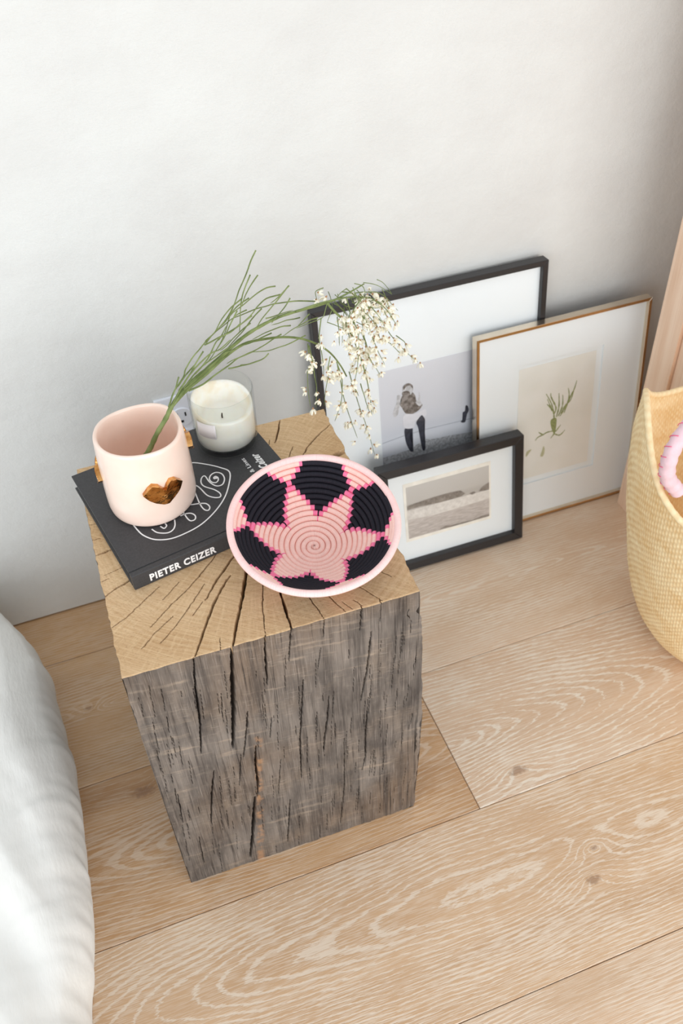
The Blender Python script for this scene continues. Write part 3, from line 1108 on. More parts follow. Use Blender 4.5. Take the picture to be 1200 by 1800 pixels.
M_shore = M_shore.m
M_skin = NT('photo_skin_tone', .6)
_c = M_skin.coord()
M_skin.col(M_skin.mix(M_skin.rng(M_skin.noise(_c, 160, 3), .4, .62), srgb(92, 84, 78), srgb(150, 144, 140)))
M_skin = M_skin.m
M_skinl = plain('photo_light_tone', (196, 198, 202), .6, nscale=200, namt=.2)
M_dark = plain('photo_dark_tone', (58, 60, 72), .6, nscale=200, namt=.3)
M_short = plain('photo_white_shorts', (228, 230, 238), .6, nscale=120, namt=.04)
poly('horizon_line', [(.0985, .2141), (.1377, .2185), (.1757, .2198), (.276, .2172), (.276, .2158), (.1757, .2184), (.1377, .2171), (.0985, .2125)], y1, M_line, pr1, 1)
poly('shore_band', [(.0985, .185), (.145, .1875), (.155, .193), (.1737, .2), (.19, .196), (.2157, .195), (.2498, .1907), (.276, .188), (.276, .112), (.0985, .112)], y1, M_shore, pr1, 1)
MAN = {
    'arm': [(0.1276, 0.2958), (0.1354, 0.2919), (0.1334, 0.282), (0.1299, 0.2725), (0.127, 0.2609), (0.1221, 0.257), (0.1191, 0.2632), (0.121, 0.2714), (0.1263, 0.284)],
    'torso': [(0.1354, 0.2919), (0.1426, 0.2951), (0.1514, 0.2961), (0.1576, 0.2875), (0.1589, 0.2775), (0.1669, 0.2709), (0.1692, 0.2667), (0.1634, 0.2595), (0.1535, 0.2552), (0.1454, 0.2557), (0.1391, 0.261), (0.1346, 0.2711), (0.1309, 0.2792)],
    'arm2': [(0.1641, 0.2926), (0.1659, 0.2835), (0.1654, 0.2757), (0.1684, 0.2687), (0.1635, 0.2666), (0.1573, 0.2754), (0.1622, 0.2775), (0.1636, 0.2841)],
    'head': [(0.1375, 0.3085), (0.1424, 0.3126), (0.1487, 0.3119), (0.1533, 0.3068), (0.1539, 0.2989), (0.1513, 0.2927), (0.1449, 0.291), (0.1395, 0.2959), (0.1365, 0.3019)],
    'hand': [(0.1372, 0.3), (0.1467, 0.2991), (0.1489, 0.2916), (0.1463, 0.2854), (0.14, 0.2889), (0.1355, 0.2953)],
    'shorts': [(0.1374, 0.2579), (0.1567, 0.2542), (0.1698, 0.2577), (0.1747, 0.2563), (0.1753, 0.2454), (0.1663, 0.2443), (0.1563, 0.2382), (0.1528, 0.2283), (0.1382, 0.2316), (0.1353, 0.2424)],
    'legL': [(0.1381, 0.2307), (0.1496, 0.2301), (0.1514, 0.2241), (0.1468, 0.219), (0.1458, 0.2138), (0.1504, 0.2013), (0.1509, 0.1899), (0.1516, 0.1831), (0.1466, 0.1836), (0.1404, 0.1987), (0.1376, 0.2144)],
    'legR': [(0.158, 0.2377), (0.1664, 0.2479), (0.1696, 0.2461), (0.1731, 0.2379), (0.1693, 0.229), (0.1723, 0.2134), (0.1725, 0.1815), (0.1675, 0.1811), (0.1638, 0.2048), (0.161, 0.2259)],
    'far': [(0.2441, 0.244), (0.2475, 0.244), (0.2501, 0.2351), (0.2468, 0.2268), (0.2444, 0.2146), (0.2402, 0.2131), (0.2359, 0.2162), (0.2401, 0.2214), (0.2392, 0.2327), (0.2434, 0.2351)],
}
for nm, mat_, lay in (('arm', M_skinl, 1), ('torso', M_skin, 1), ('arm2', M_skinl, 2), ('head', M_skinl, 2), ('hand', M_skin, 3), ('shorts', M_short, 2), ('legL', M_dark, 1), ('legR', M_dark, 3), ('far', M_dark, 1)):
    real = {'arm': 'figure_arm', 'arm2': 'figure_arm', 'torso': 'figure_torso', 'head': 'figure_head', 'hand': 'figure_hand', 'shorts': 'figure_shorts', 'legL': 'figure_leg', 'legR': 'figure_leg', 'far': 'distant_figure'}[nm]
    poly(real, MAN[nm], y1 - .0001 * lay, mat_, pr1)
poly('figure_hair', [(.1372, .3085), (.1424, .3128), (.1487, .3122), (.1535, .3070), (.1538, .2998), (.1524, .3035), (.148, .3085), (.142, .3075), (.139, .303)], y1 - .0004, M_skin, pr1)

# brass one with the pressed plant
F2 = frame_root('picture_frame', .44602, -.10285, .13089, -.0059, .016)
tag(F2, 'slim brass frame with a small green plant print on a wide white mat', 'picture')
W2, H2 = .3068, .3774
rails(F2, W2, H2, .0052, .016, M_gold, M_goldface, .0005)
box('backing_board', .003, W2 - .003, 0.0132, .0155, .003, H2 - .003, M_black_frame, F2)
ox0, ox1, oz0, oz1 = .070, .2300, .074, .3105
bm = bmesh.new()
for q in ((.004, ox0, .004, H2 - .004), (ox1, W2 - .004, .004, H2 - .004), (ox0, ox1, .004, oz0), (ox0, ox1, oz1, H2 - .004)):
    add_box(bm, q[0], q[1], .0075, .0095, q[2], q[3])
bm_obj('mat', bm, M_mat, F2)
box('inner_mat', .02, W2 - .02, .0105, .0130, .02, H2 - .02, M_mat, F2)
box('glass', .004, W2 - .004, .003, .0042, .004, H2 - .004, M_pane, F2)
t = NT('cream_paper', .8, .2)
c_ = t.coord()
t.col(t.mix(t.rng(t.noise(c_, 22, 4), .35, .65), srgb(239, 240, 234), srgb(245, 246, 242)))
M_cream = t.m
y2 = .0098
pr2 = box('botanical_print', .0789, .2187, y2, .0104, .0845, .3020, M_cream, F2)
M_green = plain('print_green_ink', (146, 156, 104), .8, nscale=300, namt=.2)
M_green2 = plain('print_pale_green_ink', (192, 194, 160), .8, nscale=300, namt=.1)
PLANT = [
    [(0.1489, 0.1613), (0.1476, 0.1838), (0.1465, 0.2008), (0.1404, 0.2239), (0.1298, 0.2446)],
    [(0.1465, 0.2008), (0.1497, 0.2131), (0.1397, 0.2354), (0.1384, 0.2439)],
    [(0.1517, 0.1943), (0.1552, 0.2148), (0.1536, 0.2397)],
    [(0.1549, 0.1951), (0.1617, 0.213), (0.161, 0.2344)],
    [(0.1581, 0.1941), (0.1697, 0.2124), (0.1732, 0.2294), (0.1706, 0.2447)],
    [(0.1658, 0.1986), (0.1737, 0.2227), (0.182, 0.2399), (0.1856, 0.255)],
    [(0.1594, 0.1987), (0.1665, 0.2116), (0.177, 0.2218), (0.1831, 0.246)],
    [(0.1485, 0.1683), (0.1356, 0.1687), (0.1277, 0.1659), (0.1182, 0.1636), (0.1137, 0.1581)],
    [(0.1277, 0.1659), (0.1193, 0.1735)],
    [(0.1489, 0.1613), (0.1429, 0.1545)],
    [(0.1506, 0.1608), (0.1606, 0.1561), (0.1699, 0.1637)],
    [(0.1519, 0.1656), (0.1609, 0.1765)],
    [(0.1393, 0.216), (0.1325, 0.2245)],
    [(0.1429, 0.2084), (0.1327, 0.2342)]]
for i, L in enumerate(PLANT):
    pts = smooth_path([(x, 0, z) for x, z in L], 5)
    n = len(pts)
    left, right = [], []
    for j, p in enumerate(pts):
        tg = (pts[min(j + 1, n - 1)] - pts[max(j - 1, 0)]).normalized()
        nn = Vector((-tg.z, 0, tg.x))
        wdd = .0006 + .0010 * abs(math.sin(j * 1.9 + i)) * math.sin(math.pi * min(1, (j + 2) / n))
        left.append((p.x + nn.x * wdd, p.z + nn.z * wdd))
        right.append((p.x - nn.x * wdd, p.z - nn.z * wdd))
    Vv = [(a, y2 - .0002 - .00001 * i, b) for a, b in left + right]
    Ff = [(j, j + 1, n + j + 1, n + j) for j in range(n - 1)]
    mesh_obj('printed_sprig', Vv, Ff, M_green, pr2, smooth=False)
poly('printed_stem', [(.1423, .192), (.151, .1928), (.1526, .1806), (.1506, .1608), (.1462, .1673), (.1411, .1839)], y2, M_green, pr2)
poly('printed_leaf', [(.1306, .1427), (.1328, .1316), (.1301, .1219), (.1251, .1234), (.1271, .1315)], y2, M_green2, pr2)
poly('printed_leaf', [(.1071, .1428), (.1034, .137), (.0972, .1302), (.0984, .1403)], y2, M_green2, pr2)

# small black one with the waves
F3 = frame_root('picture_frame', .264, -.13632, .17453, -.01478, .022)
tag(F3, 'small thick black frame with a grey photograph of waves, in front of the brass frame', 'picture')
W3, H3 = .2527, .2074
rails(F3, W3, H3, .0155, .022, M_black_frame, None, .0008)
box('backing_board', .006, W3 - .006, .0145, .0200, .006, H3 - .006, M_black_frame, F3)
box('mat', .010, W3 - .010, .0105, .0140, .010, H3 - .010, M_mat, F3)
box('glass', .010, W3 - .010, .0055, .0068, .010, H3 - .010, M_pane, F3)
pp3 = box('photo_paper', .0425, .1975, .0098, .0105, .0530, .1685, plain('deckled_cream_paper', (247, 245, 236), .8), F3)
t = NT('wave_photo_ground', .6, .3)
P = t.xyz(t.coord())
g_ = t.rng(P[2], .058, .1615)
n_ = t.noise(t.comb(t.m_('MULTIPLY', P[0], 60), 0, t.m_('MULTIPLY', P[2], 330)), 1, 4, .65)
g2 = t.ramp(g_, [(0, srgb(178, 170, 164)), (.3, srgb(188, 180, 174)), (.42, srgb(206, 200, 194)), (.62, srgb(188, 184, 178)), (.7, srgb(200, 197, 192)), (1, srgb(206, 204, 200))])
t.col(t.mix(t.m_('MULTIPLY', t.rng(n_, .42, .6), t.rng(g_, .45, .36, 0, .6)), g2, srgb(222, 216, 212)))
M_wave = t.m
y3 = .0096
pr3 = box('wave_photograph', .0472, .1942, y3, .0098, .0590, .1612, M_wave, pp3)
M_wd = NT('wave_dark_grey', .6)
_c = M_wd.coord()
M_wd.col(M_wd.mix(M_wd.rng(M_wd.noise(_c, 160, 4, .7), .35, .65), srgb(120, 112, 104), srgb(160, 152, 144)))
M_wd = M_wd.m
M_wf = NT('wave_foam', .6)
_c = M_wf.coord()
M_wf.col(M_wf.mix(M_wf.rng(M_wf.noise(_c, 120, 4, .7), .35, .65), srgb(214, 210, 204), srgb(238, 235, 230)))
M_wf = M_wf.m
# sub-parts of the print are flat ink shapes joined into two meshes
def inks(name, lists, mat, parent, y):
    bm = bmesh.new()
    for k, pts in enumerate(lists):
        P = [Vector((min(a + .026, .1942), max(b, .0592), 0)) for a, b in pts]
        f = bm.faces.new([bm.verts.new((p.x, y - .00004 * k, p.y)) for p in P])
        bmesh.ops.triangulate(bm, faces=[f])
    return bm_obj(name, bm, mat, parent)


WAVES = {
    'wave1': [(0.0208, 0.1255), (0.0442, 0.1275), (0.0694, 0.129), (0.0964, 0.129), (0.1167, 0.1274), (0.1251, 0.1191), (0.1181, 0.1156), (0.0959, 0.115), (0.0689, 0.1159), (0.0438, 0.1182), (0.0212, 0.1179)],
    'wave2': [(0.1319, 0.117), (0.1405, 0.1181), (0.1447, 0.1149), (0.1369, 0.1126)],
    'rock': [(0.149, 0.1155), (0.156, 0.1228), (0.169, 0.1282), (0.1689, 0.1141), (0.1611, 0.1136)],
    'foam': [(0.0211, 0.116), (0.0688, 0.115), (0.1164, 0.1143), (0.1689, 0.1131), (0.1688, 0.0959), (0.1193, 0.0942), (0.0679, 0.0933), (0.02, 0.0982)],
    'fore': [(0.0769, 0.0611), (0.0874, 0.0646), (0.0977, 0.0622), (0.1186, 0.0622), (0.136, 0.0605), (0.1536, 0.0637), (0.1677, 0.0631), (0.1677, 0.0591), (0.1465, 0.0591), (0.1254, 0.058), (0.1011, 0.0591)],
}
for o_ in (inks('printed_foam', [WAVES['foam']], M_wf, F3, y3 - .0002), inks('printed_wave_shapes', [WAVES['wave1'], WAVES['wave2'], WAVES['rock'], WAVES['fore']], M_wd, F3, y3 - .0003)):
    pass

# ------------------------------------------------------------------ outlet on the wall
M_plate = plain('outlet_plastic', (238, 242, 250), .35, namt=.01)
ol = empty('wall_outlet', (-.006, 0, .3175))
tag(ol, 'white double wall socket plate on the wall behind the pink pot', 'outlet')
box('cover_plate', -.035, .035, -.005, 0, -.0575, .0575, M_plate, ol, bevel=.0018)
for s_ in (1, -1):
    bm = bmesh.new()
    bmesh.ops.create_cone(bm, cap_ends=True, segments=32, radius1=.0168, radius2=.0162, depth=.003, matrix=Matrix.Translation((0, -.006, s_ * .0195)) @ Matrix.Rotation(math.pi / 2, 4, 'X'))
    rc_ = bm_obj('receptacle', bm, M_plate, ol)
    bm = bmesh.new()
    add_box(bm, -.0072, -.0050, -.0079, -.0070, s_ * .0195 + .0015, s_ * .0195 + .0095)
    add_box(bm, .0050, .0072, -.0079, -.0070, s_ * .0195 + .0020, s_ * .0195 + .0090)
    add_box(bm, -.0020, .0020, -.0079, -.0070, s_ * .0195 - .0085, s_ * .0195 - .0045)
    bm_obj('slots', bm, M_black_frame, rc_)

# ------------------------------------------------------------------ wooden cabinet at the right
t = NT('blond_wood', .5, .35)
P = t.xyz(t.pos())
fb = t.noise(t.comb(t.m_('MULTIPLY', P[0], 60), t.m_('MULTIPLY', P[1], 60), t.m_('MULTIPLY', P[2], 3)), 1, 4, .6)
fb2 = t.noise(t.comb(t.m_('MULTIPLY', P[0], 260), t.m_('MULTIPLY', P[1], 260), t.m_('MULTIPLY', P[2], 8)), 1, 3)
c = t.mix(t.rng(fb, .3, .7), srgb(230, 196, 168), srgb(244, 219, 196))
c = t.mix(t.rng(fb2, .5, .7, 0, .35), c, srgb(214, 170, 136))
t.col(c)
M_blond = t.m
cab = empty('wooden_cabinet', (.716, -.124, 0))
tag(cab, 'tall blond wood cabinet with a framed side panel, behind the straw basket', 'cabinet')
CD, CH, CWd = .097, 1.75, .62  # height beyond view is made up, to darken the upper right wall
box('back_stile', 0, .022, -.052, 0, 0, CH, M_blond, cab, .0012)
box('front_stile', 0, .022, -CD, -CD + .02, 0, CH, M_blond, cab, .0012)
box('side_panel', .006, .018, -CD + .019, -.0535, .05, CH - .05, M_blond, cab)
box('bottom_rail', 0.0003, .022, -CD + .019, -.051, 0, .055, M_blond, cab, .001)
box('top_rail', 0.0003, .022, -CD + .019, -.051, CH - .055, CH, M_blond, cab, .001)
box('carcass', .022, CWd, -CD + .018, 0, 0.0, CH, M_blond, cab, .0015)
for k in range(2):
    d_ = box('door', .024 + k * .298, .024 + k * .298 + .294, -CD, -CD + .0175, .02, CH - .02, M_blond, cab, .0015)
    box('door_knob', .295 + k * .036, .307 + k * .036, -CD - .02, -CD + .001, .95, .962, M_gold, d_, .003)

# ------------------------------------------------------------------ straw basket
bk = empty('straw_basket', (.715, -.424, 0))
tag(bk, 'round woven straw basket with a pink wrapped handle at the right edge', 'basket')
t = NT('woven_straw', .7, .3)
tn = t.attr('tone')
P = t.coord()
nz = t.noise(P, 240, 3)
c = t.mix(tn, srgb(230, 194, 138), srgb(255, 240, 200))
c = t.mix(t.rng(nz, .5, .75, 0, .4), c, srgb(240, 206, 146))
t.col(c)
M_straw = t.m
BP = [(0, .0, .092), (0, .006, .106), (0, .02, .122), (0, .05, .139), (0, .085, .152), (0, .13, .164), (0, .18, .173), (0, .24, .184), (0, .30, .192), (0, .36, .196), (0, .44, .191)]
bz = np.array([q[1] for q in BP])
br_ = np.array([q[2] for q in BP])


def rimz(a):
    return .334 + .090 * np.abs(np.cos(a - R(149))) ** 8


NCOL, NROW = 230, 66
nu, nv = NCOL * 3, NROW * 3 + 1
A_ = np.linspace(0, 2 * math.pi, nu, endpoint=False)
T_ = np.linspace(0, 1, nv)
AA, TT = np.meshgrid(A_, T_)
ZZ = TT * rimz(AA)
RR = np.interp(ZZ, bz, br_)
cc_, rr2 = AA / (2 * math.pi) * NCOL, TT * NROW
chk = np.cos(math.pi * (np.floor(cc_) % 2)) * np.sin(math.pi * rr2)
weave = np.abs(np.sin(math.pi * cc_)) * (.62 + .38 * chk)
RO = RR + (weave - .5) * .0016
RI = RR - .006 + (weave - .5) * .0010
tone = np.clip(.25 + .55 * weave + .3 * (vnoise(np.floor(cc_) * 1.0 + 500, np.floor(rr2) * 1.0 + 500, 31) - .5) + .5 * (vnoise(np.floor(cc_) / 6 + 9, rr2 / 3 + 9, 33) - .5), 0, 1)
for nm, RRR, flip in (('basket_body', RO, False), ('basket_lining', RI, True)):
    VV = np.stack([RRR * np.cos(AA), RRR * np.sin(AA), ZZ + (.0 if not flip else .004 * (1 - TT))], -1).reshape(-1, 3)
    FF = grid_faces(nu, nv, True, flip).tolist()
    VL = VV.tolist()
    FF.append(list(range(nu))[::-1] if not flip else list(range(nu)))
    o = mesh_obj(nm, VL, FF, M_straw, bk)
    at3 = o.data.attributes.new('tone', 'FLOAT', 'POINT')
    at3.data.foreach_set('value', tone.ravel())
pts, rad_ = [], []
NR = 480
for i in range(NR + 1):
    a = 2 * math.pi * i / NR
    z = float(rimz(a))
    r = float(np.interp(z, bz, br_)) - .003
    pts.append((r * math.cos(a), r * math.sin(a), z + .001))
    rad_.append(.0044 * (1 + .05 * math.sin(i * 2 * math.pi / 4)))
v_, f_ = tube_data(pts, rad_, 8, caps=False)
o = mesh_obj('braided_rim', v_, f_, M_straw, bk)
at3 = o.data.attributes.new('tone', 'FLOAT', 'POINT')
at3.data.foreach_set('value', [.65 + .18 * math.sin((i // 8) * 1.3 + (i % 8)) for i in range(len(v_))])
M_hpink = plain('pale_pink_cloth', (232, 200, 208), .85, nscale=90, namt=.05, bump=.001)
M_stitch = plain('hot_pink_stitch', (238, 96, 140), .7)
hp = [(.538, -.440, .366), (.528, -.437, .378), (.517, -.436, .396), (.513, -.436, .420), (.517, -.434, .440), (.530, -.430, .458), (.560, -.420, .478), (.62, -.40, .500), (.70, -.375, .508), (.78, -.35, .495), (.84, -.33, .46), (.872, -.318, .40), (.878, -.314, .362)]
hp = smooth_path([Vector(p) - Vector((.715, -.424, 0)) for p in hp], 5)
v_, f_ = tube_data(hp, [.0098 + .0007 * math.sin(i * 1.7) for i in range(len(hp))], 14)
hd = mesh_obj('handle', v_, f_, M_hpink, bk)
for i in range(2, len(hp) - 2, 3):
    p = hp[i]
    tg = (hp[i + 1] - hp[i - 1]).normalized()
    sd = Vector((-.75, .3, .55))
    sd = (sd - tg * sd.dot(tg)).normalized()
    s2 = tg.cross(sd)
    arc = [p + (sd * math.cos(q) + s2 * math.sin(q)) * .0107 + tg * (.0045 * q) for q in np.linspace(-.9, .7, 7)]
    a, b = tube_data(arc, .0005, 5)
    mesh_obj('stitch', a, b, M_stitch, hd)

# ------------------------------------------------------------------ white bed cover
t = NT('white_crinkled_cotton', .9, .2)
P = t.pos()
nn = t.noise(t.map(P, (1, .22, .3), rot=(0, 0, R(12))), 60, 4, .6)
n2 = t.noise(P, 12, 4, .6)
t.col(t.mix(t.rng(n2, .3, .7), srgb(235, 235, 231), srgb(242, 242, 239)))
t.bump(t.m_('ADD', nn, t.m_('MULTIPLY', n2, .8)), .004, .45)
M_cot = t.m
path = [(-.52, -2.6), (-.47, -1.9), (-.39, -1.2), (-.338, -.85), (-.313, -.69), (-.302, -.60), (-.288, -.51), (-.283, -.43), (-.284, -.33), (-.284, -.24), (-.300, -.16), (-.328, -.095), (-.37, -.06), (-.45, -.045), (-.7, -.04), (-1.1, -.04), (-1.7, -.04)]
path = smooth_path([(a, b, 0) for a, b in path], 26)
zs = [(0, .014), (.02, .010), (.045, .004), (.075, 0), (.10, .001), (.13, .006), (.155, .016), (.175, .032), (.19, .055), (.20, .09), (.208, .15), (.214, .25), (.218, .42), (.22, .62)]
prf = smooth_path([(i_, 0, z) for z, i_ in zs], 7)
s_len = [0]
for i in range(1, len(path)):
    s_len.append(s_len[-1] + (path[i] - path[i - 1]).length)
Vv = []
npth, npr = len(path), len(prf)
for j, q in enumerate(prf):
    for i, p in enumerate(path):
        tgt = Vector((-1.05, max(-1.9, min(-.75, p.y)), 0))
        inn = (tgt - p).normalized()
        pos_ = p + inn * q.x
        z = q.z
        s_ = s_len[i]
        fw = math.sin(math.pi * min(1, z / .21)) * .7 + .3
        fold = noise.noise(Vector((s_ * 9 + z * 2.2, z * 1.3, 3.1))) * .010 + (.5 - abs(noise.noise(Vector((s_ * 17 + z * 4, z * 1.6, 7))))) * .007 + noise.noise(Vector((s_ * 60, z * 9, 1))) * .0025
        if z < .195:
            pos_ = pos_ - inn * fold * fw
        zz_ = z
        if z > .15:
            wx = pos_.x + .05 * noise.noise(Vector((pos_.x * 5, pos_.y * 4, 8)))
            rp = noise.noise(Vector((wx * 26 + pos_.y * 5, pos_.y * 3.2, 4))) * .012 + (.5 - abs(noise.noise(Vector((wx * 15 + pos_.y * 7, pos_.y * 2.4, 14))))) * .018 - .009
            zz_ += (rp + noise.noise(Vector((pos_.x * 7, pos_.y * 5, 2))) * .010) * min(1, (z - .15) / .04)
        if z < .004:
            zz_ = 0.0005
        Vv.append((pos_.x, pos_.y, zz_))
dv = mesh_obj('bed_cover', Vv, grid_faces(npth, npr, False, False), M_cot)
sm = dv.modifiers.new('thickness', 'SOLIDIFY')
sm.thickness = .006
sm.offset = -1
tag(dv, 'white crinkled cotton bedspread over a low mattress at the lower left corner', 'bedding')

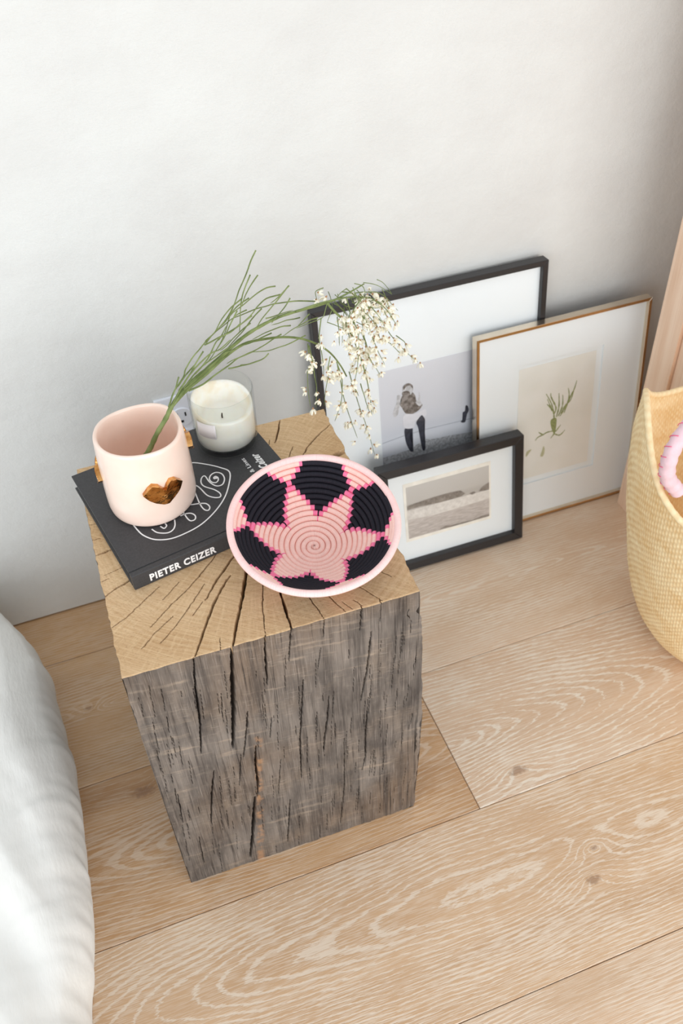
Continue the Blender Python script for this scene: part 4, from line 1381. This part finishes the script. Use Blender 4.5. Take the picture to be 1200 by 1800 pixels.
# ------------------------------------------------------------------ flowering branch
BRANCH = [
 (3.4,1.5,0,[(-902,-3149,5333),(-798,-3117,5442),(-704,-3091,5573),(-564,-3050,5724),(-474,-3021,5835),(-278,-2936,5967),(-31,-2822,6036),(220,-2708,6106),(475,-2595,6180),(696,-2497,6199),(949,-2385,6188),(1206,-2273,6134),(1469,-2161,6071)]),
 (1.5,0.7,0,[(1469,-2161,6071),(1696,-2095,6048),(1927,-2032,6066),(2127,-1979,6098)]),
 (2,0.9,0,[(-473,-3008,5826),(-266,-2905,5911),(-1,-2770,5961),(224,-2659,6027),(477,-2535,6049),(723,-2423,5976),(1005,-2297,5853),(1261,-2185,5689),(1489,-2088,5476),(1647,-2044,5283),(1774,-2008,5047),(1854,-1986,4846)]),
 (1.3,0.6,1,[(1171,-2314,6158),(1461,-2191,6109),(1744,-2109,6060),(1916,-2061,6018),(2091,-2014,5948),(2238,-1975,5860),(2373,-1940,5734)]),
 (1.6,0.5,4,[(1585,-2198,6095),(1691,-2166,5924),(1815,-2131,5757),(1882,-2111,5581),(1937,-2096,5422),(1992,-2080,5230),(2048,-2064,5016),(2105,-2049,4764),(2147,-2037,4478),(2170,-2030,4165)]),
 (0.75,0.35,4,[(1266,-2372,5734),(1266,-2369,5616),(1301,-2350,5462),(1232,-2375,5347),(1227,-2369,5037),(1242,-2356,4801)]),
 (0.75,0.35,3,[(1255,-2445,5754),(1291,-2424,5512),(1307,-2412,5275),(1325,-2399,5076),(1294,-2405,4820)]),
 (0.75,0.35,3,[(1496,-2204,5912),(1455,-2212,5699),(1471,-2204,5483),(1494,-2194,5229),(1485,-2194,5076)]),
 (0.75,0.35,4,[(1549,-2313,5442),(1513,-2321,5307),(1505,-2321,5156),(1449,-2333,4945),(1424,-2337,4763)]),
 (0.75,0.35,3,[(1614,-2343,5368),(1664,-2327,5160),(1678,-2321,4948),(1655,-2325,4765),(1594,-2339,4597),(1546,-2350,4487)]),
 (0.75,0.35,3,[(1694,-2138,5165),(1715,-2130,4965),(1763,-2114,4615),(1816,-2098,4369),(1872,-2083,4132),(1945,-2063,3862)]),
 (0.75,0.35,3,[(1963,-1785,4743),(2032,-1765,4408),(2090,-1749,4154),(2165,-1730,3866),(2243,-1710,3531),(2331,-1688,3129)]),
 (0.75,0.35,5,[(1878,-1883,5998),(2052,-1835,5914),(2261,-1780,5846),(2397,-1745,5778),(2535,-1710,5635),(2598,-1694,5536),(2685,-1672,5410)]),
 (0.75,0.35,4,[(2369,-1770,5443),(2477,-1743,5275),(2588,-1715,5072),(2717,-1687,4875),(2845,-1668,4696),(2993,-1648,4516)]),
 (0.75,0.35,4,[(2005,-2159,5839),(2118,-2128,5587),(2175,-2112,5383),(2249,-2092,5166),(2341,-2069,4935)]),
 (0.75,0.35,3,[(2112,-1958,5366),(2154,-1947,5193),(2182,-1939,5023),(2273,-1915,4822),(2375,-1890,4602)]),
 (0.75,0.35,4,[(2139,-2095,5981),(2256,-2063,5862),(2391,-2028,5707),(2498,-2000,5500),(2529,-1993,5442)]),
 (0.75,0.35,3,[(1677,-2275,5935),(1683,-2271,5746),(1681,-2269,5526)]),
 (0.75,0.35,1,[(1816,-2264,4931),(1873,-2248,4807),(1916,-2236,4688)]),
 (0.75,0.35,1,[(1976,-2164,4815),(2033,-2148,4557),(2099,-2130,4287)]),
 (0.75,0.35,3,[(2515,-1645,5001),(2645,-1614,4849),(2800,-1584,4621)]),
 (0.75,0.35,2,[(1630,-1936,6144),(1573,-1952,6146),(1519,-1973,6130),(1542,-1961,6006)]),
 (0.75,0.35,1,[(2663,-1675,5043),(2791,-1653,4898),(2799,-1652,4830)]),
 (0.75,0.35,6,[(1991,-1851,5867),(2105,-1820,5689),(2254,-1780,5494),(2375,-1749,5291),(2405,-1741,5122)]),
 (0.75,0.35,6,[(1920,-2200,6136),(2031,-2168,5951),(2056,-2160,5769),(2096,-2149,5547)]),
 (0.75,0.35,6,[(1829,-2161,6082),(1879,-2146,5863),(1815,-2161,5717),(1866,-2146,5488),(1828,-2153,5261)]),
 (0.75,0.35,6,[(2072,-1924,5916),(2217,-1885,5698),(2305,-1861,5453),(2365,-1845,5290)]),
 (0.75,0.35,7,[(1744,-1955,5959),(1938,-1900,5647),(2140,-1845,5289),(2195,-1829,4949),(2174,-1833,4714)]),
 (0.75,0.35,4,[(2273,-1748,5825),(2455,-1701,5650),(2579,-1669,5405),(2675,-1646,5290)]),
 (0.75,0.35,5,[(2057,-1788,5474),(2065,-1784,5240),(2089,-1776,5009),(2035,-1788,4806)]),
 (0.75,0.35,7,[(2009,-2232,6090),(1891,-2264,5999),(1858,-2272,5872),(1937,-2248,5591),(1909,-2252,5148),(1857,-2264,4935)]),
 (0.75,0.35,5,[(2274,-1881,5798),(2394,-1850,5633),(2486,-1826,5430),(2549,-1811,5282)]),
 (0.75,0.35,3,[(1910,-1944,6066),(2023,-1913,5936),(2108,-1889,5772),(2118,-1885,5591)]),
 (0.6,0.35,0,[(1582,-2166,5824),(1764,-2115,5673),(1893,-2080,5559)]),
 (0.6,0.35,0,[(1865,-2178,5800),(2008,-2139,5667),(2126,-2107,5558)]),
 (0.6,0.35,0,[(1512,-2195,5917),(1322,-2268,5940),(1147,-2342,5960)]),
 (0.6,0.35,0,[(1555,-2291,6156),(1505,-2303,6024),(1476,-2311,5994)]),
 (0.6,0.35,0,[(1689,-2022,5869),(1624,-2037,5737)]),
 (0.6,0.35,0,[(1778,-2019,6070),(1815,-2007,5928),(2002,-1956,5779),(2210,-1901,5680)]),
 (0.6,0.35,0,[(1978,-2051,6177),(2092,-2020,6091),(2119,-2012,5982),(2029,-2036,5947)]),
 (0.6,0.35,0,[(1835,-2157,6202),(1763,-2177,6189),(1719,-2189,6159)]),
 (0.6,0.35,0,[(2068,-1927,5847),(2216,-1888,5744),(2305,-1864,5590)]),
 (0.6,0.35,0,[(1974,-2044,5965),(2089,-2013,5847),(2207,-1981,5756),(2327,-1950,5707)]),
 (0.6,0.35,0,[(1977,-1959,5874),(2152,-1912,5701),(2213,-1896,5735)]),
 (0.85,0.45,0,[(770,-2410,7060),(672,-2449,6937),(569,-2489,6770),(498,-2518,6679),(419,-2552,6545),(342,-2587,6421),(260,-2622,6273),(118,-2691,6136),(-15,-2760,6070)]),
 (0.85,0.45,0,[(644,-2538,6874),(564,-2569,6748),(506,-2589,6613),(476,-2594,6461),(439,-2600,6248)]),
 (0.85,0.45,0,[(735,-2516,6835),(630,-2561,6761),(548,-2595,6675),(488,-2617,6576)]),
 (0.85,0.45,0,[(946,-2366,6565),(836,-2416,6597),(687,-2483,6589),(549,-2545,6554),(400,-2615,6528),(270,-2677,6458),(145,-2738,6423),(12,-2800,6331)]),
 (0.85,0.45,0,[(1111,-2330,6511),(942,-2400,6408),(862,-2433,6364),(727,-2489,6274),(620,-2534,6208),(470,-2601,6203)]),
 (0.85,0.45,0,[(1091,-2403,6556),(978,-2450,6498),(836,-2512,6463)]),
 (0.85,0.45,0,[(977,-2417,6486),(804,-2495,6520),(689,-2546,6484),(584,-2590,6419),(420,-2663,6375),(239,-2742,6364),(5,-2848,6363)]),
 (0.85,0.45,0,[(1477,-2073,6081),(1244,-2174,6197),(1016,-2274,6288),(817,-2364,6347),(621,-2453,6389),(463,-2527,6414),(326,-2602,6411),(176,-2684,6393),(21,-2765,6331)]),
 (0.85,0.45,0,[(1088,-2426,6416),(1018,-2454,6348),(897,-2505,6275),(817,-2538,6231)]),
 (0.85,0.45,0,[(568,-2672,6685),(435,-2732,6667),(310,-2777,6588),(149,-2835,6492)]),
 (0.85,0.45,0,[(564,-2526,6458),(456,-2577,6468),(393,-2608,6456)]),
 (0.85,0.45,0,[(599,-2589,6414),(455,-2653,6383),(297,-2722,6360),(154,-2784,6354)]),
 (0.85,0.45,0,[(518,-2579,6645),(382,-2643,6619),(252,-2703,6537),(142,-2751,6431),(17,-2810,6384)]),
 (0.85,0.45,0,[(780,-2456,6259),(929,-2389,6224),(1146,-2294,6174)]),
 (0.85,0.45,0,[(1082,-2345,6021),(905,-2424,6078),(753,-2491,6097),(577,-2569,6106)]),
 (0.85,0.45,0,[(1268,-2113,5936),(1085,-2191,5992),(879,-2280,6036)]),
 (0.85,0.45,0,[(1452,-2223,5953),(1332,-2273,5976),(1172,-2340,5982),(960,-2430,5966)]),
 (0.85,0.45,0,[(1355,-2214,6024),(1271,-2248,5977),(1189,-2282,5942)]),
 (0.85,0.45,0,[(1267,-2294,5800),(1133,-2350,5806),(923,-2439,5829),(721,-2529,5890),(551,-2607,5968)]),
 (0.85,0.45,0,[(788,-2393,5753),(688,-2435,5723),(511,-2513,5759),(403,-2564,5817)]),
 (0.85,0.45,0,[(949,-2416,5986),(812,-2475,5971),(631,-2553,5956),(372,-2671,5990),(224,-2733,5985)]),
 (0.85,0.45,0,[(826,-2454,6054),(649,-2532,6063),(500,-2599,6083),(332,-2676,6117)]),
 (0.85,0.45,0,[(762,-2404,6360),(630,-2460,6295),(495,-2516,6206),(363,-2578,6145),(228,-2644,6075)]),
 (0.85,0.45,0,[(431,-2664,6560),(320,-2707,6428),(207,-2749,6294),(75,-2802,6195)]),
 (0.85,0.45,0,[(589,-2522,6282),(461,-2578,6252),(332,-2637,6202),(179,-2710,6156)]),
 (0.9,0.6,0,[(-511,-3023,5828),(-452,-3005,5949),(-359,-2961,6041),(-284,-2925,6103),(-247,-2910,6176),(-141,-2860,6272),(-1,-2787,6331),(140,-2715,6392),(312,-2627,6475),(405,-2584,6567)]),
 (0.9,0.6,0,[(-345,-3005,6161),(-390,-3018,6076),(-458,-3039,5961),(-525,-3056,5856)]),
 (1.1,0.6,0,[(-463,-3036,5864),(-353,-2999,5998),(-219,-2953,6129),(-96,-2906,6196),(63,-2844,6244),(165,-2802,6242),(301,-2750,6292)]),
 (1.1,0.6,0,[(-317,-2972,5968),(-171,-2910,6006),(-8,-2843,6063),(128,-2787,6109),(224,-2748,6138),(367,-2686,6113)]),
 (1.1,0.6,0,[(-256,-2900,5886),(-75,-2803,5849),(105,-2713,5875),(258,-2637,5892),(386,-2575,5913),(565,-2494,5895),(706,-2433,5901)]),
 (0.9,0.6,0,[(-144,-2876,6164),(-262,-2932,6114),(-366,-2978,6027)]),
 (0.9,0.6,0,[(-24,-2865,6308),(-140,-2910,6211),(-217,-2938,6119),(-377,-3000,5991)]),
 (0.9,0.6,0,[(-314,-2965,5976),(-185,-2912,6065),(-48,-2854,6122),(112,-2784,6152),(299,-2702,6169),(437,-2643,6201)]),
 (0.9,0.6,0,[(234,-2740,5925),(456,-2643,5853),(660,-2550,5799)]),
 (0.9,0.6,0,[(-156,-2888,6068),(13,-2814,6159),(138,-2765,6306),(193,-2740,6328),(286,-2703,6437)]),
 (0.9,0.6,0,[(-5,-2882,6392),(160,-2815,6396),(311,-2754,6383),(447,-2700,6431)]),
]

M_stem = NT('green_broom_stem', .55, .35)
_c = M_stem.coord()
M_stem.col(M_stem.mix(M_stem.rng(M_stem.noise(_c, 60, 3), .35, .65), srgb(96, 112, 60), srgb(134, 148, 94)))
M_stem = M_stem.m
M_petal = plain('cream_petal', (249, 245, 226), .6, namt=.02)
M_calyx = plain('brown_calyx', (170, 130, 92), .7, namt=.2)
br0 = Vector((-.1215, -.3215, .4815))
branch = empty('broom_branch', br0)
tag(branch, 'green broom branch with drooping cream blossom, standing in the pink pot', 'branch')
random.seed(21)
for q in range(16):
    s0 = Vector((random.uniform(.165, .235), random.uniform(-.215, -.185), random.uniform(.585, .612)))
    dr = Vector((random.uniform(-.2, .9), random.uniform(-.6, .5), random.uniform(-.9, -.1))).normalized()
    ln = random.uniform(.02, .035)
    BRANCH.append((.55, .3, 1 if q % 2 else 0, [tuple((s0 + dr * ln * u + Vector((0, 0, -.016 * u * u))) * 1e4) for u in (0, .35, .7, 1)]))
random.seed(11)
flower_spots = []
FLS = .48
for i, (r0, r1, fl_, P_) in enumerate(BRANCH):
    pts = [Vector(p) / 1e4 for p in P_]
    if i == 0:
        pts = [br0, Vector((-.104, -.3175, .512))] + pts
    path_ = smooth_path(pts, 4)
    n = len(path_)
    L_ = sum((path_[k + 1] - path_[k]).length for k in range(n - 1))
    if i > 3:
        path_ = [p + Vector((noise.noise(p * 60 + Vector((i, 0, 0))), noise.noise(p * 60 + Vector((0, i, 5))) * 2, noise.noise(p * 60 + Vector((0, 9, i))))) * .0006 for p in path_]
    rad_ = [(r0 + (r1 - r0) * k / (n - 1)) * 1e-3 * (1 + (.10 * math.sin(k * 2.3) if i == 0 else 0)) for k in range(n)]
    if i > 4:
        rad_[-1] *= .4
    v_, f_ = tube_data([p - br0 for p in path_], rad_, 8 if i < 3 else 5)
    mesh_obj('main_stem' if i == 0 else ('side_stem' if i < 5 else 'twig'), v_, f_, M_stem, branch)
    if fl_:
        cnt = round(fl_ * max(1.5, L_ / .016) * FLS)
        for q in range(cnt):
            u_ = random.uniform(.12, .97) if i != 4 else random.uniform(.15, .95)
            k = min(n - 2, int(u_ * (n - 1)))
            p = path_[k].lerp(path_[k + 1], random.random())
            flower_spots.append((p, (path_[k + 1] - path_[k]).normalized()))
random.shuffle(flower_spots)
flower_spots = flower_spots[:298]
print('blossoms', len(flower_spots))


def flower_mesh(seed):
    rg = random.Random(seed)
    V, F, MI_ = [], [], []

    def petal(az, tilt, ln, wd):
        d = Vector((math.cos(az) * math.sin(tilt), math.sin(az) * math.sin(tilt), -math.cos(tilt)))
        s_ = Vector((-math.sin(az), math.cos(az), 0))
        nrm = d.cross(s_)
        b = len(V)
        rows = [(0, .18, 0), (.35, .8, .12), (.7, 1, .1), (1, .5, -.12)]
        for f_, w_, h_ in rows:
            for k in (-1, 0, 1):
                V.append(tuple(d * ln * f_ + s_ * wd * w_ * k + nrm * (h_ * ln - abs(k) * .12 * ln) + Vector((0, 0, -.0012))))
        for r_ in range(3):
            for k in range(2):
                a = b + r_ * 3 + k
                F.append((a, a + 1, a + 4, a + 3))
                MI_.append(0)

    for k in range(5):
        petal(k * 1.257 + rg.uniform(-.25, .25), rg.uniform(.35, 1.0), rg.uniform(.0056, .0082), rg.uniform(.0012, .0019))
    b = len(V)
    for z, r in ((.0004, .0004), (-.0008, .0011), (-.0024, .0010)):
        for k in range(6):
            a = k * math.pi / 3
            V.append((r * math.cos(a), r * math.sin(a), z))
    for j in range(2):
        for k in range(6):
            F.append((b + j * 6 + k, b + j * 6 + (k + 1) % 6, b + (j + 1) * 6 + (k + 1) % 6, b + (j + 1) * 6 + k))
            MI_.append(1)
    me = bpy.data.meshes.new('blossom')
    me.from_pydata(V, [], F)
    me.materials.append(M_petal)
    me.materials.append(M_calyx)
    me.polygons.foreach_set('material_index', MI_)
    me.polygons.foreach_set('use_smooth', [True] * len(F))
    return me


fms = [flower_mesh(s_) for s_ in range(5)]
for p, tg in flower_spots:
    o = bpy.data.objects.new('blossom', random.choice(fms))
    COL.objects.link(o)
    o.parent = branch
    off = Vector((random.uniform(-1, 1), random.uniform(-1, 1), random.uniform(-1, .4))).normalized() * random.uniform(.0015, .0075)
    o.location = p - br0 + off
    o.rotation_euler = (random.uniform(-.9, .9), random.uniform(-.9, .9), random.uniform(0, 6.28))
    s_ = random.uniform(.75, 1.15)
    o.scale = (s_, s_, s_)
